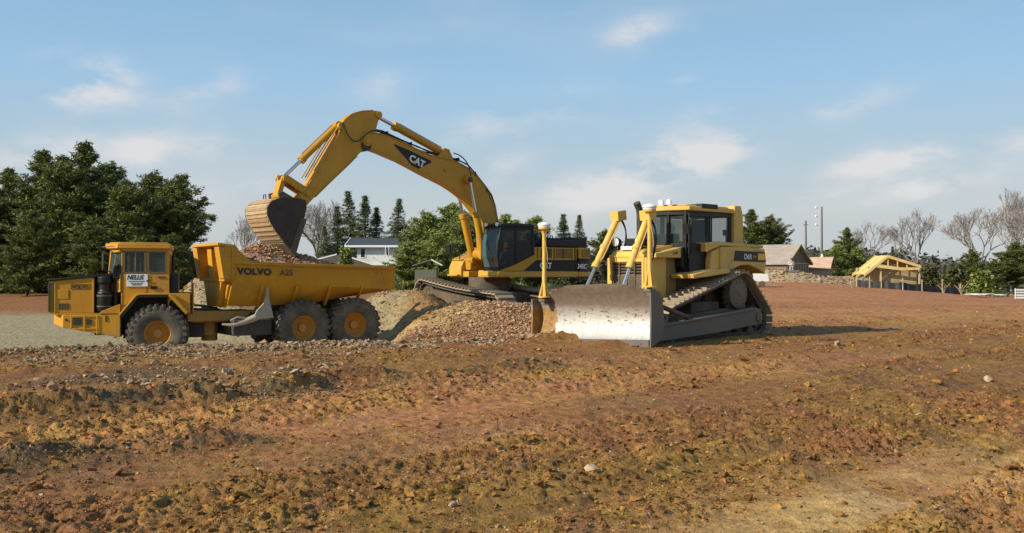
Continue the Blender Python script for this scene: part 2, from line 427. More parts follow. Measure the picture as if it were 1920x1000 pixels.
def terrain(X, Y):
    h = macro(X, Y); p, q = pq(X, Y)
    near = sst((70 - Y) / 45)
    low = low_mask(X, Y)
    # tracked lanes run diagonally
    h = h + (.10 * (fbm(q * .55, p * .07, 3, 21) - .5) + .09 * (fbm(q * 2.3, p * .12, 3, 31) - .5)) * near
    j = .5 * (vn(p * .35, q * 0, 41) - .5)
    r1 = np.exp(-((q + 12.0 + j) / .38) ** 2) * sst((14 - p) / 3 + .3) * (.35 + 1.1 * vn(p * 1.3, q * 2, 12))
    r2 = np.exp(-((q + 8.9 + j) / .30) ** 2) * sst((5.6 - p) / 1.2) * (.3 + 1.1 * vn(p * 1.6, q * 2, 14))
    r3 = np.exp(-((q + 4.35 + j * .6) / .22) ** 2) * sst((p - 6.5) / 2) * (.2 + .9 * vn(p * 1.5, q * 2, 16)) * .55
    r4 = np.exp(-((q + 10.6 + j) / .3) ** 2) * (.1 + .9 * vn(p * 1.0, q * 2, 18)) * .45
    r5 = np.exp(-((q + 14.2 + j) / .5) ** 2) * (.2 + 1.0 * vn(p * .8, q * 2, 19)) * .6
    br = sst((q + 2.95) / .35) * sst((12 - p) / 3)
    h = h + (.17 * r1 + .15 * r2 + .11 * r3 + .09 * r4 + .08 * r5) * near + .13 * br * near
    # clods
    wx = X + .12 * (vn(X * 3, Y * 3, 51) - .5); wy = Y + .12 * (vn(X * 3, Y * 3, 52) - .5)
    smooth = sst((fbm(q * .9, p * .16, 3, 61) - .40) / .24)
    rough = np.clip(.25 + 1.0 * smooth + 1.3 * (r1 + r2 + r3 * .6 + r4) + 1.2 * br, 0, 1.9) * near * (1 - .55 * low)
    bil = lambda s, sd: 1 - np.abs(2 * vn(wx * s, wy * s, sd) - 1)
    fn = np.abs(2 * vn(wx * 3.1, wy * 3.1, 71) - 1); f2 = np.abs(2 * vn(wx * 7.5 + 3, wy * 7.5, 72) - 1); f3 = np.abs(2 * vn(wx * 17, wy * 17, 73) - 1)
    h = h + rough * (.034 * (.5 - fn) * .7 + .026 * (1 - f2) ** 1.5 + .034 * (1 - f3) ** 1.3 + .016 * vn(wx * 37, wy * 37, 74))
    h = h + (.035 * (fbm(q * 5.5, p * .22, 3, 66) - .5) + .02 * (vn(q * 13, p * .5, 67) - .5)) * near
    h = h + .012 * (fbm(X * 14, Y * 14, 3, 81) - .5) * near
    h = h + sst((Y - 40) / 30) * .12 * (fbm(X * .5, Y * .5, 4, 91) - .5)
    h = h + low * .10 * (fbm(X * .35, Y * 1.5, 4, 95) - .5)
    heap = np.clip(gauss(X, Y, -1.5, 31, 3, 2) + gauss(X, Y, -4.9, 35, 3, 3) + gauss(X, Y, -12, 39.5, 2.5, 2.5), 0, 1)
    h = h + heap * .11 * (fbm(X * 2.6, Y * 2.6, 4, 97, .6) - .45)
    return h
def ground_z(x, y): return float(terrain(np.array([float(x)]), np.array([float(y)]))[0])

def grid_mesh(name, X, Y, Z, mats, attrs=None):
    nr, nc = X.shape
    me = bpy.data.meshes.new(name); nv = nr * nc
    co = np.stack([X, Y, Z], -1).reshape(-1, 3).astype(np.float32)
    me.vertices.add(nv); me.vertices.foreach_set('co', co.ravel())
    i = np.arange(nr - 1)[:, None] * nc + np.arange(nc - 1)[None, :]
    q = np.stack([i, i + 1, i + nc + 1, i + nc], -1).reshape(-1, 4).astype(np.int32)
    nf = len(q)
    me.loops.add(nf * 4); me.loops.foreach_set('vertex_index', q.ravel())
    me.polygons.add(nf); me.polygons.foreach_set('loop_start', np.arange(nf, dtype=np.int32) * 4)
    me.polygons.foreach_set('use_smooth', np.ones(nf, dtype=bool))
    me.update(calc_edges=True)
    for k, a in (attrs or {}).items():
        at = me.attributes.new(k, 'FLOAT', 'POINT'); at.data.foreach_set('value', a.ravel().astype(np.float32))
    for m in mats: me.materials.append(m)
    o = bpy.data.objects.new(name, me); COL.objects.link(o)
    return o

def faces_mesh(name, V, Fq, mats, parent=None, smooth=False):
    me = bpy.data.meshes.new(name); V = np.asarray(V, np.float32); Fq = np.asarray(Fq, np.int32); k = Fq.shape[1]; nf = len(Fq)
    me.vertices.add(len(V)); me.vertices.foreach_set('co', V.ravel())
    me.loops.add(nf * k); me.loops.foreach_set('vertex_index', Fq.ravel())
    me.polygons.add(nf); me.polygons.foreach_set('loop_start', np.arange(nf, dtype=np.int32) * k)
    me.polygons.foreach_set('use_smooth', np.full(nf, bool(smooth)))
    me.update(calc_edges=True)
    for m in mats: me.materials.append(m)
    o = bpy.data.objects.new(name, me); COL.objects.link(o)
    if parent: o.parent = parent
    return o

# ------------------------------------------------------------------ ground
gm, nt, b = mat('site_soil')
def attr(nt, k):
    n = nt.nodes.new('ShaderNodeAttribute'); n.attribute_name = k; return n.outputs['Fac']
A45 = R(-45)
def soil_base(nt, ochre=None):
    ns1 = noise(nt, 1.0, 6, .6, stretch=(.55, .16, .5, A45))
    ns3 = noise(nt, 6, 8, .7); ns5 = noise(nt, 2.2, 6, .65, stretch=(1, .35, 1, A45)); ns7 = noise(nt, 3.4, 5, .7)
    red = mixc(nt, rampf(nt, ns3, .36, .66), (.165, .066, .022), (.42, .188, .074))
    och = mixc(nt, rampf(nt, ns3, .36, .66), (.20, .108, .021), (.44, .252, .064))
    f1 = rampf(nt, mth(nt, 'ADD', mth(nt, 'MULTIPLY', ns1, .5), mth(nt, 'ADD', mth(nt, 'MULTIPLY', ns5, .3), mth(nt, 'MULTIPLY', ns7, .2))), .45, .57)
    f1 = mth(nt, 'MULTIPLY', f1, .85)
    if ochre: f1 = mth(nt, 'ADD', f1, ochre)
    cl = nt.nodes.new('ShaderNodeClamp'); nt.links.new(f1, cl.inputs[0])
    sd = noise(nt, 1.6, 4, .6, stretch=(1.6, .10, 1, A45)); both = mixc(nt, cl.outputs[0], red, och)
    return mixc(nt, rampf(nt, sd, .52, .66, 0, .55), both, (.12, .062, .032)), ns3
ns2 = noise(nt, .45, 5, .6); ns4 = noise(nt, 38, 4, .7)
c, ns3 = soil_base(nt, attr(nt, 'ochre'))
c = mixc(nt, rampf(nt, ns2, .5, .72, 0, .35), c, (.20, .125, .09))
grey = mixc(nt, rampf(nt, ns3, .35, .7), (.25, .20, .11), (.46, .38, .23))
c = mixc(nt, attr(nt, 'gravel'), c, grey)
sandc = mixc(nt, rampf(nt, ns3, .35, .7), (.42, .27, .10), (.62, .44, .20))
c = mixc(nt, attr(nt, 'sand'), c, sandc)
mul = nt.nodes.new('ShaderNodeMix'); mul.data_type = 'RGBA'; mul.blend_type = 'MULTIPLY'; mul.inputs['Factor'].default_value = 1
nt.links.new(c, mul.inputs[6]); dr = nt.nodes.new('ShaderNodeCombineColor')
for k_, g_ in enumerate((.60, .58, .72)): nt.links.new(mth(nt, 'ADD', mth(nt, 'MULTIPLY', attr(nt, 'paler'), g_), 1.0), dr.inputs[k_])
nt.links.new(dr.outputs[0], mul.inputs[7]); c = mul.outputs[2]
dark = mixc(nt, rampf(nt, ns4, .35, .65), (.05, .038, .02), (.19, .135, .075))
c = mixc(nt, attr(nt, 'darkened'), c, dark)
c = mixc(nt, rampf(nt, ns4, .56, .70, 0, .6), c, (.46, .32, .20))
c = mixc(nt, rampf(nt, ns4, .44, .32, 0, .65), c, (.075, .040, .018))
grass = mixc(nt, ns3, (.06, .075, .025), (.15, .15, .06))
c = mixc(nt, attr(nt, 'grass'), c, grass)
nt.links.new(c, b.inputs['Base Color']); b.inputs['Roughness'].default_value = .93; b.inputs['Specular IOR Level'].default_value = .15
ns6 = noise(nt, 95, 3, .6)
bh = mth(nt, 'ADD', mth(nt, 'MULTIPLY', ns6, .06), mth(nt, 'ADD', mth(nt, 'MULTIPLY', ns4, .5), mth(nt, 'MULTIPLY', ns3, .8)))
bump(nt, b, bh, .9, .06)

ys = list(np.geomspace(5.0, 60, 640)) + list(np.geomspace(60.5, 240, 120)) + list(np.geomspace(250, 2600, 30))
ys = [-60, -30, -12, -4, 0, 2, 3, 4, 4.5] + ys
ys = np.array(ys)
core = np.linspace(-.52, .52, 760); side = np.geomspace(.54, 3.0, 26)
ts = np.concatenate([-side[::-1], core, side])
Wd = np.maximum(ys, 4) + 5
YY = np.repeat(ys[:, None], len(ts), 1); XX = ts[None, :] * Wd[:, None]
ZZ = terrain(XX, YY)
lowm = low_mask(XX, YY); P_, Q_ = pq(XX, YY); ED = edge_d(XX, YY)
fl = fbm(XX * 1.3, YY * 1.3, 4, 111)
gravel = np.clip(lowm * sst((64 - YY) / 8) * 1.0 + .55 * np.exp(-((ED + .6) / 1.5) ** 2) * sst((-1 - XX) / 3) * sst((fl - .3) / .3), 0, 1)
gravel = np.maximum(gravel, gauss(XX, YY, -4.6, 34.6, 2.2, 1.8) * .9)
for (cx, cy, a) in ((29, 98, 1.0), (37, 101, 1.0)): gravel = np.maximum(gravel, gauss(XX, YY, cx, cy, 9, 4) ** .5 * .95 * sst((YY - 90) / 4))
gravel = np.clip(gravel, 0, 1)
ochre = gauss(XX, YY, -2.4, 30.0, 1.5, 1.0) * 1.3 + .35 * sst((fbm(Q_ * .25, P_ * .06, 3, 121) - .45) / .2) * sst((16 - YY) / 8) + .30 * sst((XX + 2) / 6) * sst((12 - YY) / 6)
ochre = np.clip(ochre - .7 * sst((YY - 35) / 20), -1, 1)
darkened = .75 * sst((fbm(Q_ * .5, P_ * .1, 4, 131) - .5) / .2) * sst((-2.2 - XX) / 4) * sst((22 - YY) / 6) * sst((fl - .3) / .25)  # darker streaks over the soil at left
jj = .5 * (vn(P_ * .35, Q_ * 0, 41) - .5)
darkened = np.maximum(darkened, .95 * np.exp(-((Q_ + 12 + jj) / .6) ** 2) * sst((fl - .38) / .2) * sst((14 - P_) / 3) * sst((fbm(XX * 5, YY * 5, 3, 211) - .30) / .3))  # shade of the long ridge, painted into the soil colour
darkened = np.maximum(darkened, .95 * np.exp(-((Q_ + 8.9 + jj) / .45) ** 2) * sst((5.8 - P_) / 1.2) * sst((fl - .3) / .2))  # second ridge: its shade painted into the colour as well
sand = np.clip(gauss(XX, YY, -2.35, 30.3, 1.7, 1.5) * 1.7 + gauss(XX, YY, -1.0, 31.2, 1.6, .8) * 1.0, 0, 1) * sst((fl - .2) / .25)
sand = np.maximum(sand, .55 * sst((fbm(Q_ * .4, P_ * .08, 3, 171) - .52) / .1) * sst((XX + 4) / 6) * sst((13 - YY) / 5) * sst((fl - .3) / .25))
sand = np.maximum(sand, .5 * gauss(XX, YY, 2.7, 7.3, 2.4, .7, .75) * sst((fl - .25) / .25))
paler = np.clip(sst((YY - 25) / 14) * sst((XX + 1) / 6) * (.35 + .9 * fbm(XX * .15, YY * .6, 4, 181)) + .8 * sst((fbm(Q_ * .3, P_ * .05, 3, 191) - .45) / .2) * sst((YY - 5) / 2) * sst((24 - YY) / 8) + .8 * gauss(XX, YY, 2.7, 7.4, 2.6, .8, .75) + .5 * gauss(XX, YY, -.6, 10.6, 2.6, .9, .75), 0, 1.3)  # paler soil at far right, and in streaks and patches nearer
grassm = sst((YY - 100) / 12 + .6 * (fbm(XX * .1, YY * .1, 3, 141) - .5)) * (1 - sst((YY - 60) / 1) * 0)
grassm = np.maximum(grassm, sst((YY - 82) / 5) * sst((-8 - XX) / 10))
grassm = grassm * (1 - gravel)
ground = grid_mesh('ground', XX, YY, ZZ, [gm], {'gravel': gravel, 'ochre': ochre, 'darkened': darkened, 'sand': sand, 'paler': paler, 'grass': np.clip(grassm, 0, 1)})
setp(ground, kind='structure', label='churned reddish brown and ochre soil of the building site')

# ------------------------------------------------------------------ rocks and clods (nobody could count them)
def rock_template(seed, sub):
    bm = bmesh.new(); rnd = random.Random(seed)
    for k in range(9 if sub == 1 else 22):
        v = Vector((rnd.gauss(0, 1), rnd.gauss(0, 1), rnd.gauss(0, 1))).normalized() * rnd.uniform(.8, 1.15); bm.verts.new(v)
    h = bmesh.ops.convex_hull(bm, input=bm.verts)
    bmesh.ops.delete(bm, geom=[g for g in h['geom_interior'] if isinstance(g, bmesh.types.BMVert)], context='VERTS')
    bmesh.ops.triangulate(bm, faces=bm.faces); bm.verts.index_update()
    V = np.array([v.co[:] for v in bm.verts]); Fc = np.array([[w.index for w in f.verts] for f in bm.faces]); bm.free()
    return V, Fc
TPL1 = [rock_template(i, 1) for i in range(10)]
TPL2 = [rock_template(20 + i, 2) for i in range(4)]
def scatter(name, P, S, mats, tpl, seed=0, zf=None, sink=.3, flat=.7, parent=None):
    rg = np.random.default_rng(seed); n = len(P)
    Vs = []; Fs = []; off = 0
    z = (zf or terrain)(P[:, 0], P[:, 1])
    which = rg.integers(0, len(tpl), n)
    for k, (V, Fc) in enumerate(tpl):
        idx = np.nonzero(which == k)[0]; m = len(idx)
        if not m: continue
        a = rg.uniform(0, 6.283, m); t = rg.uniform(-.5, .5, m)
        ca, sa, ct, st_ = np.cos(a), np.sin(a), np.cos(t), np.sin(t)
        sc_ = S[idx][:, None] * np.stack([rg.uniform(.7, 1.3, m), rg.uniform(.7, 1.2, m), flat * rg.uniform(.7, 1.2, m)], -1)
        W = V[None] * sc_[:, None, :]
        x = W[..., 0] * ct[:, None] - W[..., 2] * st_[:, None]; zz = W[..., 0] * st_[:, None] + W[..., 2] * ct[:, None]; y = W[..., 1]
        X2 = x * ca[:, None] - y * sa[:, None]; Y2 = x * sa[:, None] + y * ca[:, None]
        Wc = np.stack([X2 + P[idx, 0][:, None], Y2 + P[idx, 1][:, None], zz + (z[idx] + S[idx] * flat * (1 - 2 * sink) * .8)[:, None]], -1)
        Vs.append(Wc.reshape(-1, 3)); Fs.append((Fc[None] + (np.arange(m) * len(V))[:, None, None]).reshape(-1, 3) + off); off += m * len(V)
    return faces_mesh(name, np.concatenate(Vs), np.concatenate(Fs), mats, parent)
def rocky(name, cols, rough=.9):
    m, nt, b = mat(name)
    g = nt.nodes.new('ShaderNodeNewGeometry'); r = nt.nodes.new('ShaderNodeValToRGB'); r.color_ramp.interpolation = 'LINEAR'
    el = r.color_ramp.elements
    while len(el) < len(cols): el.new(.5)
    for i, c_ in enumerate(cols): el[i].position = i / (len(cols) - 1); el[i].color = (*c_, 1)
    nt.links.new(g.outputs['Random Per Island'], r.inputs[0])
    n1 = noise(nt, 9, 5, .7)
    nt.links.new(mixc(nt, rampf(nt, n1, .4, .75, 0, .6), r.outputs[0], (.20, .12, .07)), b.inputs['Base Color'])
    b.inputs['Roughness'].default_value = rough; b.inputs['Specular IOR Level'].default_value = .2; bump(nt, b, n1, .6, .02)
    return m
cm, cnt, cb = mat('clod_soil')
c0, cn3 = soil_base(cnt); geo = cnt.nodes.new('ShaderNodeNewGeometry'); hv = cnt.nodes.new('ShaderNodeHueSaturation')
cnt.links.new(c0, hv.inputs['Color']); cnt.links.new(rampf(cnt, geo.outputs['Random Per Island'], 0, 1, .50, 1.30), hv.inputs['Value'])
cnt.links.new(hv.outputs[0], cb.inputs['Base Color']); cb.inputs['Roughness'].default_value = .95; cb.inputs['Specular IOR Level'].default_value = .15; bump(cnt, cb, noise(cnt, 30, 5, .7), .8, .02)
M['clod'] = cm
M['rubble'] = rocky('rubble_stone', [(.20, .14, .08), (.36, .27, .16), (.28, .14, .075), (.46, .37, .23), (.26, .17, .09), (.15, .11, .06), (.38, .22, .13)])
M['pinkrub'] = rocky('pink_rubble', [(.43, .235, .14), (.52, .31, .19), (.32, .165, .09), (.60, .41, .26), (.26, .135, .07), (.48, .31, .17)])
M['pale'] = rocky('pale_stone', [(.40, .28, .18), (.47, .35, .24), (.34, .22, .14)])
rg = np.random.default_rng(3)
def fan(n, y0, y1, t=.56, pw=1.0):
    y = y0 * (y1 / y0) ** (rg.random(n) ** pw); x = (rg.random(n) * 2 - 1) * t * y; return np.stack([x, y], -1)
# general clods: denser on the rough lanes
P = fan(190000, 5.6, 34, .56); p_, q_ = pq(P[:, 0], P[:, 1])
dn = sst((fbm(q_ * .9, p_ * .16, 3, 61) - .34) / .3) * .8 + .12
for q0, w, pm in ((-12, .5, 14), (-8.9, .4, 5.6), (-4.35, .3, 99), (-10.6, .35, 99)):
    dn = dn + .9 * np.exp(-((q_ - q0) / w) ** 2) * (p_ < pm)
dn = dn + sst((q_ + 2.95) / .3) * 1.0
keep = rg.random(len(P)) < dn * .42; P = P[keep]
keep = ~((low_mask(P[:, 0], P[:, 1]) > .5) & (rg.random(len(P)) < .8)); P = P[keep]
S = np.clip(rg.lognormal(-4.75, .62, len(P)), .005, .06) * (.75 + P[:, 1] / 22) * .92
o = scatter('soil_clods', P, S, [M['clod']], TPL1, 1); setp(o, 'loose reddish brown clods strewn over the churned soil', 'soil clods', kind='stuff')
P = fan(4200, 5.6, 45, .56)
S = np.clip(rg.lognormal(-4.9, .5, len(P)), .004, .03) * (.55 + P[:, 1] / 20)
o = scatter('pebbles', P, S, [M['pale']], TPL1, 2, sink=.2); setp(o, 'small pale pebbles sprinkled over the soil', 'pebbles', kind='stuff')
# rubble on the bank before the truck and along the left
n = 21000; x = rg.uniform(-13, 1.0, n); P = np.stack([x, 24.3 + (x + 3.2) * .375 - .3 + rg.normal(0, .8, n)], -1)
P = P[fbm(P[:, 0] * .8, P[:, 1] * 1.2, 3, 8) > .40]; n = len(P)
S = np.clip(rg.lognormal(-3.75, .55, n), .012, .12)
o = scatter('bank_rubble', P, S, [M['rubble']], TPL1, 5, sink=.15); setp(o, 'grey beige stones heaped along the bank in front of the dump truck', 'rubble', kind='stuff')
n = 3500; P = np.stack([rg.uniform(-11, -2, n), rg.uniform(12.5, 21, n)], -1); P = P[(P[:, 0] < -1 - .1 * P[:, 1]) & (fbm(P[:, 0] * .6, P[:, 1] * .9, 3, 7) > .5)]
S = np.clip(rg.lognormal(-3.6, .5, len(P)), .014, .09)
o = scatter('scattered_stones', P, S, [M['rubble']], TPL1, 6, sink=.2); setp(o, 'grey stones scattered on the dark soil at left', 'stones', kind='stuff')
# rubble on the heaps
def blob(n, cx, cy, rx, ry): return np.stack([rg.normal(cx, rx, n), rg.normal(cy, ry, n)], -1)
P = np.concatenate([blob(8500, -.2, 29.9, 1.25, .8), blob(3500, .6, 29.4, 1.0, .9), blob(4000, -4.6, 34.4, 1.3, 1.2), blob(4600, -11.9, 38.8, 1.5, 1.2), blob(1500, 1.6, 31, 1.3, .8), blob(5000, -1.5, 28.0, 2.2, .9)])
S = np.clip(rg.lognormal(-4.25, .62, len(P)), 0.008, .08)
o = scatter('heap_rubble', P, S, [M['pinkrub']], TPL1, 8, sink=.15); setp(o, 'pinkish broken stone covering the heaps round the excavator', 'rubble', kind='stuff')
P = np.concatenate([blob(900, 30, 97, 6, 2), blob(600, 38, 100, 5, 2)])
S = rg.uniform(.05, .2, len(P))
o = scatter('far_spoil', P, S, [M['rubble']], TPL1, 9, sink=.2); setp(o, 'lumpy grey brown spoil in front of the unfinished houses', 'spoil', kind='stuff')
# stones one can point at
LB = [('pale flat boulder lying alone on the soil right of the bulldozer shadow', 5.0 + 2.15, 21.9, .17, .6),
      ('flat cream stone on the bare soil at the far right', 7.45, 15.6, .16, .5),
      ('small bright stone near the bottom centre of the site', -.41, 6.9, .055, .8),
      ('pale stone block in the light patch at the bottom centre', .63, 7.9, .09, .7),
      ('flat pale slab low on the right, below the cream stone', 4.6, 11.2, .10, .4),
      ('small white stone in the middle of the bare soil', .95 - 1.9, 12.6, .06, .6),
      ('rusty orange stone at the foot of the dark ridge at left', -4.6, 11.3, .10, .9),
      ('tan boulder at the left edge on the dark ridge', -5.35, 11.6, .13, .8),
      ('rounded brown boulder sitting on the dark ridge left of centre', -3.9, 14.0, .13, .9),
      ('large grey stone standing on the bank near the left edge', -10.05, 22.2, .17, 1.2)]
for i, (lb, x, y, s_, fl_) in enumerate(LB):
    mm = {6: M['clod'], 7: M['pinkrub'], 8: M['clod'], 9: M['rubble']}.get(i, M['pale'])
    o = scatter('stone', np.array([[0.0, 0.0]]), np.array([s_ * .68]), [mm], [TPL2[i % 4]], 40 + i, zf=lambda a, b_: a * 0, sink=.15, flat=fl_)
    o.location = (x, y, ground_z(x, y)); setp(o, lb, 'stone', 'larger single stones on the site')
# ------------------------------------------------------------------ shared machine pieces
def hull_loop(circles, step=.16):
    # outline (convex belt) round circles [(x,z,r)] as evenly spaced points with tangents
    pts = []
    for (cx, cz, r) in circles:
        for k in range(72):
            a = 2 * math.pi * k / 72; pts.append((cx + r * math.cos(a), cz + r * math.sin(a)))
    pts = sorted(set(pts))
    def half(ps):
        h = []
        for p in ps:
            while len(h) >= 2 and (h[-1][0] - h[-2][0]) * (p[1] - h[-2][1]) - (h[-1][1] - h[-2][1]) * (p[0] - h[-2][0]) <= 0: h.pop()
            h.append(p)
        return h
    lo = half(pts); up = half(pts[::-1]); H = lo[:-1] + up[:-1]
    H = [Vector(p) for p in H] + [Vector(H[0])]
    L = sum((H[i + 1] - H[i]).length for i in range(len(H) - 1)); n = int(L / step); out = []
    i = 0; acc = 0
    for k in range(n):
        d = L * k / n
        while acc + (H[i + 1] - H[i]).length < d: acc += (H[i + 1] - H[i]).length; i += 1
        seg = H[i + 1] - H[i]; t = (d - acc) / seg.length; p = H[i] + seg * t
        out.append((p, seg.normalized()))
    return out, H
def track(mb_shoe, mb_chain, circles, y0, y1, T, step=.19, grouser=.055, sag=None):
    loop, H = hull_loop(circles, step)
    ym = (y0 + y1) / 2; cw = .16
    for k, (p, t) in enumerate(loop):
        nrm = Vector((t.y, -t.x))       # outward for a counter-clockwise belt
        dz = sag(p) if sag else 0
        a = math.atan2(t.y, t.x)
        Rm = Matrix.Rotation(-a, 4, 'Y')
        c = Vector((p.x + nrm.x * .03, ym, p.y + nrm.y * .03 + dz))
        mb_shoe.M = T; mb_shoe.obox(c, step * .93, y1 - y0, .035, Rm)
        c2 = Vector((p.x + nrm.x * (.05 + grouser / 2), ym, p.y + nrm.y * (.05 + grouser / 2) + dz))
        mb_shoe.obox(c2 + Vector((t.x, 0, t.y)) * step * .35, .03, y1 - y0 - .02, grouser, Rm)
        for yy in (-cw, cw):
            mb_chain.M = T; mb_chain.obox(Vector((p.x - nrm.x * .05, ym + yy, p.y - nrm.y * .05 + dz)), step * 1.02, .06, .12, Rm)
    return H

# =================================================================== EXCAVATOR
EX = thing('excavator', 'large yellow tracked excavator with black counterweight, its arched boom reaching over the dump truck', 'excavator', (-1.0, 34.0, .3), R(40 + 180))
T0 = Matrix.Identity(4)
# --- boom
bt = [(4.92, 5.42), (4.86, 5.64), (4.62, 5.76), (4.11, 5.73), (3.41, 5.56), (2.8, 5.36), (2.36, 5.23), (1.76, 5.16), (1.3, 5.10), (.80, 4.92), (.42, 4.65), (.06, 4.29), (-.16, 4.0), (-.34, 3.68), (-.46, 3.2), (-.46, 2.7), (-.4, 2.2), (-.25, 1.9), (0, 1.85), (.10, 2.0), (.12, 2.5), (.16, 3.1), (.30, 3.32), (.47, 3.52), (.72, 3.76), (1.0, 3.97), (1.3, 4.14), (1.65, 4.30), (2.1, 4.46), (2.51, 4.60), (3.0, 4.79), (3.43, 4.95), (4.23, 5.18), (4.60, 5.26), (4.82, 5.30)]
mb = MB(); mb.prism(bt, 'y', -.22, .22)
boom = mb.build('boom', M['ex_yel'], EX, .025, 3)
mb = MB()                      # plate edges that stand proud of the boom box, and pin bosses
def strip(mb, pts, y0, y1, t):
    for a, b in zip(pts[:-1], pts[1:]):
        a, b = Vector(a), Vector(b); d = (b - a).normalized(); n = Vector((-d.y, d.x)) * t
        q = [a + n * .5, b + n * .5, b - n * .5, a - n * .5]
        mb.prism([tuple(p) for p in q], 'y', y0, y1)
strip(mb, bt[2:15], .22, .242, .035); strip(mb, bt[21:34], .22, .242, .035)
for (x, z, r, h) in ((4.74, 5.48, .16, .27), (.90, 4.52, .14, .46), (0, 2.05, .2, .36), (1.75, 4.78, .07, .25)):
    mb.lathe([(0, -h), (r, -h), (r, h), (0, h)], (x, 0, z), (0, 1, 0), 24)
    mb.lathe([(0, -h - .03), (r * .55, -h - .03), (r * .55, h + .03), (0, h + .03)], (x, 0, z), (0, 1, 0), 16)
# cylinder ears on the boom's back
for y in (-.16, .16): mb.prism([(1.35, 5.10), (1.55, 5.48), (1.75, 5.52), (2.05, 5.18)], 'y', y - .03, y + .03)
mb.split(lambda c: (round(c.x / .45), round(c.z / .45)), 'boom_pin_boss', M['ex_yel'], boom, .008)
# nose fork dark joint
mb = MB(); mb.lathe([(0, -.24), (.17, -.24), (.17, .24), (0, .24)], (4.76, 0, 5.34), (0, 1, 0), 24); mb.build('nose_joint', M['dark'], boom)
# logo plate
mb = MB(); dd = Vector((-.94, -.342)); cc = Vector((2.98, 5.05))
def bp(u, v):      # u along the boom towards the rear, v up across it
    r = Vector((-.945, -.327)); w = Vector((-.327, .945)) * 1.0
    w = Vector((-.327 * -1, .945)) if False else Vector((-.327, .945))
    p = cc + r * u + w * v; return (p.x, p.y)
mb.prism([bp(-.86, .15), bp(-.3, .19), bp(.60, .21), bp(.66, .17), bp(.24, -.24), bp(.02, -.26), bp(-.30, -.10), bp(-.84, .11)], 'y', .221, .2285)
pl = mb.build('logo_plate', M['black_clean'], boom)
bx, bz = bp(-.18, -.12)
lettering('CAT', .31, (bx, .229, bz), (-.945, 0, -.327), (-.327, 0, .945), M['white_ink'], boom, 'logo_lettering', bold=.012)
mb = MB(); a1, a2, a3 = bp(-.04, -.14), bp(.12, -.14), bp(.04, -.02); mb.prism([a1, a2, a3], 'y', .229, .2365); mb.build('logo_triangle', M['ylw_ink'], boom)
# --- stick
st = [(4.18, 6.34), (4.30, 6.47), (4.50, 6.46), (4.9, 6.40), (5.25, 6.28), (5.50, 6.08), (5.66, 5.88), (5.70, 5.62), (6.17, 4.90), (6.74, 4.02), (7.10, 3.62), (7.34, 3.50), (7.40, 3.38), (7.28, 3.26), (6.82, 3.36), (6.53, 3.65), (5.96, 4.18), (5.38, 4.70), (5.07, 5.00), (4.80, 5.24), (4.54, 5.36), (4.42, 5.75), (4.30, 6.15)]
mb = MB(); mb.prism(st, 'y', -.19, .19)
stick = mb.build('stick', M['ex_yel'], EX, .025, 3)
mb = MB()
for (x, z, r, h) in ((4.30, 6.34, .11, .24), (5.64, 5.86, .11, .25), (6.76, 3.78, .11, .27), (7.28, 3.40, .12, .34)):
    mb.lathe([(0, -h), (r, -h), (r, h), (0, h)], (x, 0, z), (0, 1, 0), 20)
strip(mb, st[6:11], .19, .212, .03); strip(mb, st[15:19], .19, .212, .03); strip(mb, st[2:7], .19, .212, .03)
for (x, z) in ((5.98, 5.2), (6.22, 4.82), (6.48, 4.42), (6.6, 3.95)): mb.obox(Vector((x - .08, .205, z)), .07, .04, .05)
mb.split(lambda c: (round(c.x / .4), round(c.z / .4)), 'stick_pin_boss', M['ex_yel'], stick, .006)
# --- cylinders: barrel as the part, rod as its sub-part
def cylinder(name, a, b, rb, rr, frac, parent, ymats=None, yel=None, offs=((0, 0, 0),)):
    for of in offs:
        a_, b_ = Vector(a) + Vector(of), Vector(b) + Vector(of); d = (b_ - a_)
        e = a_ + d * frac
        mb = MB(); mb.tube([a_, a_ + d * .02, e - d * .03, e], [rb, rb, rb, rb], 18)
        mb.tube([e - d * .045, e + d * .012], rb * 1.22, 18); mb.tube([a_ - d * .01, a_ + d * .03], rb * 1.2, 14)
        # hard line along the barrel
        s_ = d.normalized().cross(Vector((0, 1, 0))).normalized() * rb * 1.25
        mb.tube([a_ + d * .05 + s_, e - d * .06 + s_, e - d * .03 + s_ * .7], rb * .16, 6)
        mb.lathe([(0, -rb * 1.1), (rb * 1.15, -rb * 1.1), (rb * 1.15, rb * 1.1), (0, rb * 1.1)], a_, (0, 1, 0), 16)
        c = mb.build(name, yel or M['ex_yel'], parent, .004)
        mb = MB(); mb.tube([e, b_], rr, 14); 
        mb.build('rod', M['chrome'], c)
        mb = MB(); mb.lathe([(0, -rr * 1.3), (rr * 1.9, -rr * 1.3), (rr * 1.9, rr * 1.3), (0, rr * 1.3)], b_, (0, 1, 0), 16); mb.build('rod_eye', M['dark'], c)
cylinder('stick_cylinder', (1.66, 0, 5.36), (4.28, 0, 6.34), .12, .06, .74, EX)
cylinder('bucket_cylinder', (5.66, 0, 5.90), (7.50, 0, 4.16), .105, .055, .66, EX)
cylinder('boom_cylinder', (.30, .43, 1.95), (.90, .43, 4.50), .115, .05, .57, EX)
cylinder('boom_cylinder', (.10, -.43, 1.85), (.80, -.43, 4.40), .115, .05, .6, EX)
